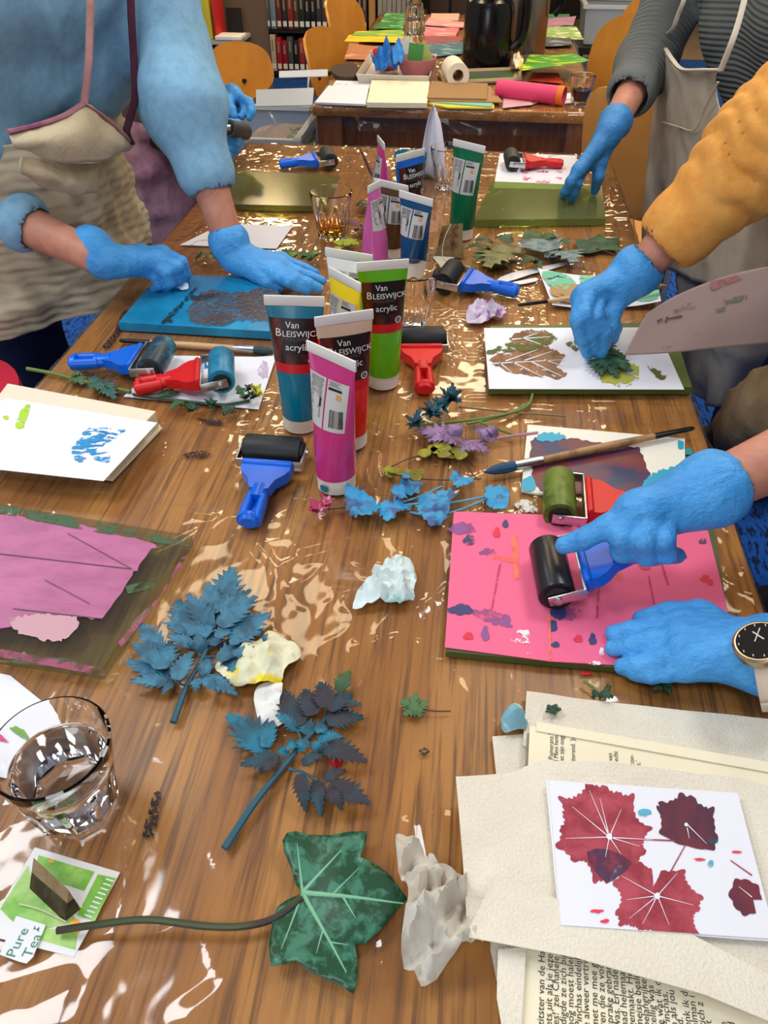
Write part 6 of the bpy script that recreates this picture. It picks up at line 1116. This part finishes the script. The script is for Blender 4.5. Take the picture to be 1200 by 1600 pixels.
g = G(); g.grid(skB, 70, 60, .002); q = np.array(g.v); d = .03*facet(q, 9, 8, 3)+.014*facet(q, 24, 9, 3); c2 = q-np.array([-.97, 2.03, 0]); c2[:, 2] = 0; c2 /= np.linalg.norm(c2, axis=1)[:, None]; g.v = (q+c2*d[:, None]).tolist(); g.obj('apron', tie, B, w=True, sm=180)
dd = lambda l: [PD(*k) for k in l]
glove(B, WB1, dd([(372, 150, 1.90), (368, 144, 1.93), (362, 140, 1.96), (354, 140, 1.99)]), [dd([(390, 160, 1.88), (394, 174, 1.88), (390, 184, 1.885)]), dd([(380, 158, 1.90), (384, 172, 1.89), (378, 182, 1.89)]), dd([(372, 160, 1.93), (372, 174, 1.92), (366, 182, 1.91)]), dd([(360, 160, 1.96), (360, 172, 1.95), (358, 180, 1.94)])], dd([(356, 160, 1.9), (362, 172, 1.88), (366, 182, 1.88)]), PD(331, 172, 1.97), nit, .0034, .95, 9)
glove(B, WB2, dd([(358, 206, 1.88), (362, 216, 1.88), (362, 226, 1.89), (356, 236, 1.9)]), [dd([(374, 202, 1.86), (370, 214, 1.85), (358, 212, 1.85)]), dd([(376, 214, 1.87), (370, 224, 1.86), (358, 220, 1.86)]), dd([(374, 226, 1.88), (368, 232, 1.87), (356, 230, 1.87)]), dd([(366, 238, 1.89), (360, 242, 1.88), (352, 238, 1.88)])], dd([(346, 200, 1.86), (358, 194, 1.85), (372, 192, 1.85)]), PD(327, 244, 1.93), nit, .0034, .95, 10)
# small brayer in B's hands
brayer('small red handled brayer held between two blue gloves', PD(371, 203, 1.845), PD(322, 196, 1.875), red, M('roller_sm', (60, 62, 60), .5), roll=.35)
# C: grey ribbed jumper
shC = [V((.44, 2.22, 1.16)), V((.62, 1.66, 1.3))]; hipC = V((.76, 1.86, .86)); chC = V((.61, 1.94, 1.1)); WC = P(955, 203, .9)
armsC = [(shC[0], V((.36, 2.06, .975)), WC), (shC[1], V((.82, 1.64, 1.04)), V((.66, 1.6, .92)))]
Cc, wC, fC = human('person in grey ribbed jumper and linen apron, right, hand on pale plate', shC, hipC, chC, armsC, V((.5, 1.94, 1.53)), [V((.80, 1.96, 0)), V((.84, 1.74, 0))], M('hair_grey', (120, 112, 104), .6))
rib = M('jumper_grey_rib', (104, 108, 106), .95, b=(300, .2))
def ribs(mt, sc, dark):
    N = mt.node_tree.nodes; L = mt.node_tree.links; p = N['Principled BSDF']; a = N.new('ShaderNodeAttribute'); a.attribute_name = 'rib'
    m = N.new('ShaderNodeMath'); m.operation = 'MULTIPLY'; m.inputs[1].default_value = sc; L.new(a.outputs['Fac'], m.inputs[0]); s = N.new('ShaderNodeMath'); s.operation = 'SINE'; L.new(m.outputs[0], s.inputs[0])
    b = N.new('ShaderNodeBump'); b.inputs['Strength'].default_value = .5; b.inputs['Distance'].default_value = .003; L.new(s.outputs[0], b.inputs['Height']); L.new(b.outputs[0], p.inputs['Normal'])
ribs(rib, 6.283/.011, 0)
o = sweater(Cc, 'jumper', rib, shC, hipC, chC, armsC, (.42, .7), (.07, .062, .052), 21, .007, attr=True, amp=.004)
v = np.empty(len(o.data.vertices)*3); o.data.vertices.foreach_get('co', v); v = v.reshape(-1, 3); z = v[:, 2]; at = o.data.attributes['rib']; s = np.empty(len(v), np.float32); at.data.foreach_get('value', s); s = np.where(s < .001, z+.12*np.abs(v[:, 1]), s); at.data.foreach_set('value', s.astype(np.float32))
glove(Cc, WC, mp([(912, 262, .83), (904, 266, .84), (918, 252, .84), (926, 246, .83)]), [mp([(902, 286, .815), (898, 300, .795), (893, 312, .772)]), mp([(892, 284, .82), (885, 297, .80), (879, 306, .772)]), mp([(906, 272, .825), (898, 284, .81), (893, 292, .79)]), mp([(912, 266, .82), (906, 276, .81), (900, 284, .795)])], mp([(938, 254, .84), (935, 276, .815), (929, 298, .778)]), P(955, 203, .9)+(armsC[0][1]-WC).normalized()*.035, nit2, .0028, .98, 14)
lin_ = M('apron_linen', (176, 166, 150), .9, n=((160, 150, 134), 10, .35, .65), b=(260, .4)); lint = M('apron_tape', (206, 196, 176), .85)
xc = [.40, .393, .386, .382, .382, .39]
R0 = [(1028, 62), (1040, 76), (1051, 93), (1066, 108), (1098, 109), (1125, 109)]; R1 = [(1024, 115), (1038, 124), (1053, 134), (1074, 142), (1100, 146), (1124, 150)]; R2 = [(1023, 165), (1038, 184), (1056, 192), (1078, 200), (1104, 204), (1150, 215)]; R3 = [(1018, 235), (1036, 246), (1060, 255), (1090, 262), (1130, 268), (1190, 275)]; R4 = [(1010, 310), (1034, 322), (1064, 335), (1100, 345), (1150, 352), (1230, 360)]; R5 = [(1000, 400), (1030, 415), (1066, 430), (1104, 445), (1160, 455), (1250, 465)]
loft([[PX(*p, x+k*.012) for p, x in zip(r, xc)] for k, r in enumerate((R0, R1, R2, R3, R4, R5))], 8, 8, .002, lambda a: .008*wr(a, 9, 31)).obj('apron', lin_, Cc, w=True, sm=180)
tpe = lambda name, pts, r=.005: G().tube(crom(pts, 6), r, 8, flat=.5).obj(name, lint, Cc, w=True)
tpe('apron_edge', [PX(*p, x-.006) for p, x in zip(R0, xc)]); tpe('apron_strap', [PX(1126, 110, .378), PX(1142, 70, .382), PX(1154, 35, .39), PX(1166, -10, .4), PX(1180, -60, .42)]); tpe('apron_strap', [PX(1028, 62, .393), PX(1050, 46, .388), PX(1060, 22, .388), PX(1070, -5, .392), PX(1078, -50, .4)])
tpe('pocket_seam', [PX(1034, 190, .402), PX(1058, 197, .396), PX(1085, 203, .392), PX(1100, 172, .388), PX(1122, 128, .38)], .0022)
# D: mustard jumper, pressing a leaf on the print
shD = [V((.60, 1.3, 1.34)), V((.72, .98, 1.34))]; hipD = V((.82, 1.2, .88)); chD = V((.74, 1.18, 1.16)); WD = P(978, 440, .857)
armsD = [(shD[0], V((.395, 1.175, 1.055)), WD), (shD[1], V((.74, 1.04, 1.07)), V((.50, 1.0, .965)))]
D, wD, fD = human('person in mustard jumper pressing a green leaf onto the brown leaf prints', shD, hipD, chD, armsD, V((.62, 1.15, 1.62)), [V((.84, 1.33, 0)), V((.86, 1.07, 0))], M('hair_fair', (150, 116, 70), .6), hair_r=.13)
sweater(D, 'jumper', M('jumper_mustard', (238, 170, 84), .9, n=((226, 152, 66), 30, .4, .65), b=(420, .5)), shD, hipD, chD, armsD, (.62, .8), (.084, .07, .051), 41, .0052, amp=.005, rings=(24, .015))
glove(D, WD, mp([(908, 466, .848), (920, 458, .856), (936, 452, .852), (950, 452, .842)]), [mp([(903, 500, .836), (910, 530, .806), (919, 552, .778)]), mp([(912, 492, .842), (924, 520, .815), (930, 545, .785)]), mp([(930, 496, .835), (944, 520, .812), (942, 542, .788)]), mp([(948, 492, .825), (962, 512, .806), (958, 530, .79)])], mp([(958, 480, .832), (950, 512, .808), (938, 552, .778)]), WD+(armsD[0][1]-WD).normalized()*.024, nit, .0022, 1.06, 24)
g = P(1228, 478, .95); wD2 = armsD[1][2]
glove(D, wD2, [wD2+V((-.075, .0+.02*i-.03, -.012)) for i in (2, 1, 0, -1)], [[wD2+V((-.1, .02*i-.03, -.02)), wD2+V((-.105, .02*i-.03, -.04)), wD2+V((-.085, .02*i-.03, -.05))] for i in (2, 1, 0, -1)], [wD2+V((-.05, .03, -.02)), wD2+V((-.075, .03, -.03)), wD2+V((-.095, .02, -.032))], wD2+(armsD[1][1]-wD2).normalized()*.03, nit, .0034, 1, 28)
apD = M('apron_pale', (150, 148, 144), .85, n=((132, 130, 128), 9, .35, .65), b=(60, .5))
loft([[PX(1060, 395, .46), PX(1110, 395, .45), PX(1160, 395, .46), PX(1230, 395, .5)], [PX(1064, 470, .47), PX(1110, 480, .455), PX(1160, 480, .46), PX(1230, 480, .5)], [PX(1066, 545, .48), PX(1105, 560, .465), PX(1145, 555, .47), PX(1210, 545, .5)], [PX(1068, 590, .48), PX(1100, 625, .475), PX(1130, 634, .48), PX(1150, 600, .5)]], 8, 8, .002, lambda a: .01*wr(a, 10, 33)).obj('apron', apD, D, w=True, sm=180)
# held sheet
hs = loft([[PY(975, 555, .93), PY(1040, 552, .93), PY(1110, 545, .935), PY(1185, 538, .94), PY(1250, 532, .95)], [PY(992, 522, .945), PY(1050, 512, .95), PY(1115, 500, .95), PY(1190, 485, .955), PY(1255, 480, .96)], [PY(1010, 490, .96), PY(1056, 462, .975), PY(1120, 436, .98), PY(1190, 418, .985), PY(1260, 412, .985)]], 8, 8, .0006)
hsm = M('sheet_taupe', (150, 124, 114), .75, n=((126, 98, 90), 26, .64, .7, (1, 2.5, 2.5))); o = tag(hs.obj('print_paper', hsm, sm=180), 'taupe paper with faint smears, held up above the white print', 'paper')
from mathutils.bvhtree import BVHTree
tree = BVHTree.FromPolygons(hs.v, [f for f in hs.f])
def stain(px, mt):
    g = G(); pts = []
    for a, b in [(sum(p[0] for p in px)/len(px), sum(p[1] for p in px)/len(px))]+list(px):
        h = tree.ray_cast(EYE, ray(a, b).normalized()); 
        if h[0] is None: return
        pts.append(tuple(h[0]-ray(a, b).normalized()*.0012))
    g.add(pts, [(0, i+1, (i+1) % len(px)+1) for i in range(len(px))]); g.obj('paint_smear', mt, o, w=True, sm=0)
gsm = M('taupe_green', (104, 104, 84), .7, dash=(60, .42, .5)); rsm = M('taupe_rose', (150, 96, 92), .7, dash=(50, .42, .52)); bsm = M('taupe_brown', (96, 60, 52), .7, dash=(90, .42, .48))
for q, mt in (([(1052, 485), (1090, 462), (1092, 466), (1056, 490)], gsm), ([(1110, 440), (1150, 430), (1160, 436), (1110, 456)], rsm), ([(1130, 468), (1166, 460), (1168, 468), (1134, 476)], gsm), ([(1026, 500), (1044, 494), (1042, 504), (1028, 506)], bsm), ([(1062, 480), (1086, 474), (1088, 482), (1064, 484)], rsm), ([(1118, 484), (1134, 478), (1132, 486), (1120, 488)], gsm), ([(1040, 498), (1066, 492), (1066, 496), (1040, 500)], bsm)): stain(q, mt)
# leaf pressed under D's fingers
t = T('pressed_leaf', 'dark green leaf pressed onto the white print by the fist', 'leaf', P(955, 570))
for i, (a, b) in enumerate([((940, 556), (985, 572)), ((938, 558), (988, 582)), ((934, 560), (966, 590)), ((930, 562), (940, 588)), ((942, 552), (978, 558)), ((938, 550), (962, 540))]): leaflet(P(*a, zp+.004+.002*(i % 3)), P(*b, zp+.004+.002*(i % 2)), .3, 6, dk, t, lift=.004, seed=i)
# E: rolling the pink sheet
shE = [V((.66, .64, 1.3)), V((.70, .3, 1.3))]; hipE = V((.80, .50, .88)); chE = V((.76, .48, 1.14)); WE = P(1082, 778, .864); WE2 = P(1188, 1026, .795)
armsE = [(shE[0], V((.46, .72, .94)), WE), (shE[1], V((.53, .45, .90)), WE2)]
E_, wE, fE = human('person with bare forearms and a black watch, rolling the pink paper', shE, hipE, chE, armsE, V((.64, .58, 1.6)), [V((.84, .62, 0)), V((.86, .38, 0))], hairb, h=.0065)
sweater(E_, 'jumper', M('shirt_dark', (60, 64, 74), .9, b=(300, .3)), shE, hipE, chE, armsE, (.1, .1), (.07, .058, .056), 51, .009)
glove(E_, WE, mp([(985, 800, .858), (1000, 792, .864), (1024, 788, .864), (1050, 786, .858)]), [mp([(948, 824, .845), (912, 842, .832), (882, 852, .822)]), mp([(970, 838, .846), (972, 862, .824), (992, 866, .810)]), mp([(1004, 844, .848), (1008, 868, .824), (1026, 870, .810)]), mp([(1038, 842, .848), (1042, 866, .824), (1058, 868, .811)])], mp([(1050, 806, .852), (1024, 828, .846), (990, 842, .838)]), WE+(armsE[0][1]-WE).normalized()*.024, nit, .002, 1.08, 34, seg=.98)
glove(E_, WE2, mp([(1068, 976, .79), (1064, 996, .794), (1064, 1020, .79), (1070, 1042, .782)]), [mp([(1024, 978, .786), (986, 986, .776), (958, 990, .769)]), mp([(1022, 1000, .788), (984, 1010, .777), (958, 1013, .769)]), mp([(1030, 1030, .785), (996, 1040, .776), (972, 1042, .769)]), mp([(1044, 1050, .778), (1016, 1054, .773), (990, 1052, .768)])], mp([(1094, 962, .785), (1046, 962, .778), (1004, 968, .77)]), WE2+(armsE[1][1]-WE2).normalized()*.012, nit, .002, 1.05, 37, seg=.9)
brayer('blue brayer with black roller being rolled across the pink sheet', P(862, 892, zk+.021), P(1000, 858, .815), blue, M('roller_wet', (34, 32, 36), .3))
wt = T('wristwatch', 'black round watch with a pale strap on the gloved wrist', 'watch', mtx=basis(P(1190, 1012, .833), V((0, 1, 0)), V((-.5, -.1, 1))))
G().lathe([(0, 0), (.0215, 0), (.0225, .002), (.0222, .008), (.020, .0098), (0, .0098)], 48).obj('case', M('case_gold', (190, 170, 140), .25, .9), wt); G().lathe([(0, .0099), (.0188, .0099), (.0188, .0104), (0, .0104)], 40).obj('dial', M('dial_black', (8, 8, 10), .5, spec=.2), wt)
hd = M('hand_white', (200, 200, 196), .4); G().box((.003, .004, .0107), (.0012, .012, .0004), Matrix.Rotation(.6, 4, 'Z')).obj('hour_hand', hd, wt, sm=0); G().box((-.003, .005, .0109), (.0009, .015, .0004), Matrix.Rotation(-.5, 4, 'Z')).obj('minute_hand', hd, wt, sm=0)
for i in range(12): a = i*math.pi/6; G().box((.0165*math.cos(a), .0165*math.sin(a), .0106), (.0008, .0022, .0003), Matrix.Translation((0, 0, 0))).obj('hour_mark', hd, wt, sm=0)
ax = (armsE[1][1]-WE2).normalized(); cw_ = P(1190, 1012, .833)-V((-.5, -.1, 1)).normalized()*.034; sx = ax.cross(V((0, 0, 1))).normalized(); sz = sx.cross(ax)
q = [[cw_+(sx*math.cos(a)+sz*math.sin(a))*(.0368 if k < 2 else .0368)+ax*s_ for a in [2*math.pi*i/40 for i in range(41)]] for k, s_ in enumerate((-.01, .01))]
g = G(); g.sheet(q, .002); g.obj('strap', M('strap_pale', (206, 188, 168), .6), wt, w=True, sm=180)
kh = M('apron_khaki', (150, 126, 92), .9, n=((122, 98, 66), 12, .35, .62), b=(40, .7))
loft([[PX(1122, 640, .45), PX(1140, 612, .44), PX(1180, 585, .44), PX(1230, 560, .47)], [PX(1108, 662, .45), PX(1136, 650, .43), PX(1180, 625, .43), PX(1230, 610, .47)], [PX(1114, 684, .46), PX(1140, 690, .44), PX(1180, 670, .44), PX(1230, 660, .48)], [PX(1130, 698, .48), PX(1150, 712, .47), PX(1190, 715, .47), PX(1240, 710, .5)]], 8, 8, .002, lambda a: .012*wr(a, 12, 44)).obj('apron', kh, E_, w=True, sm=180)
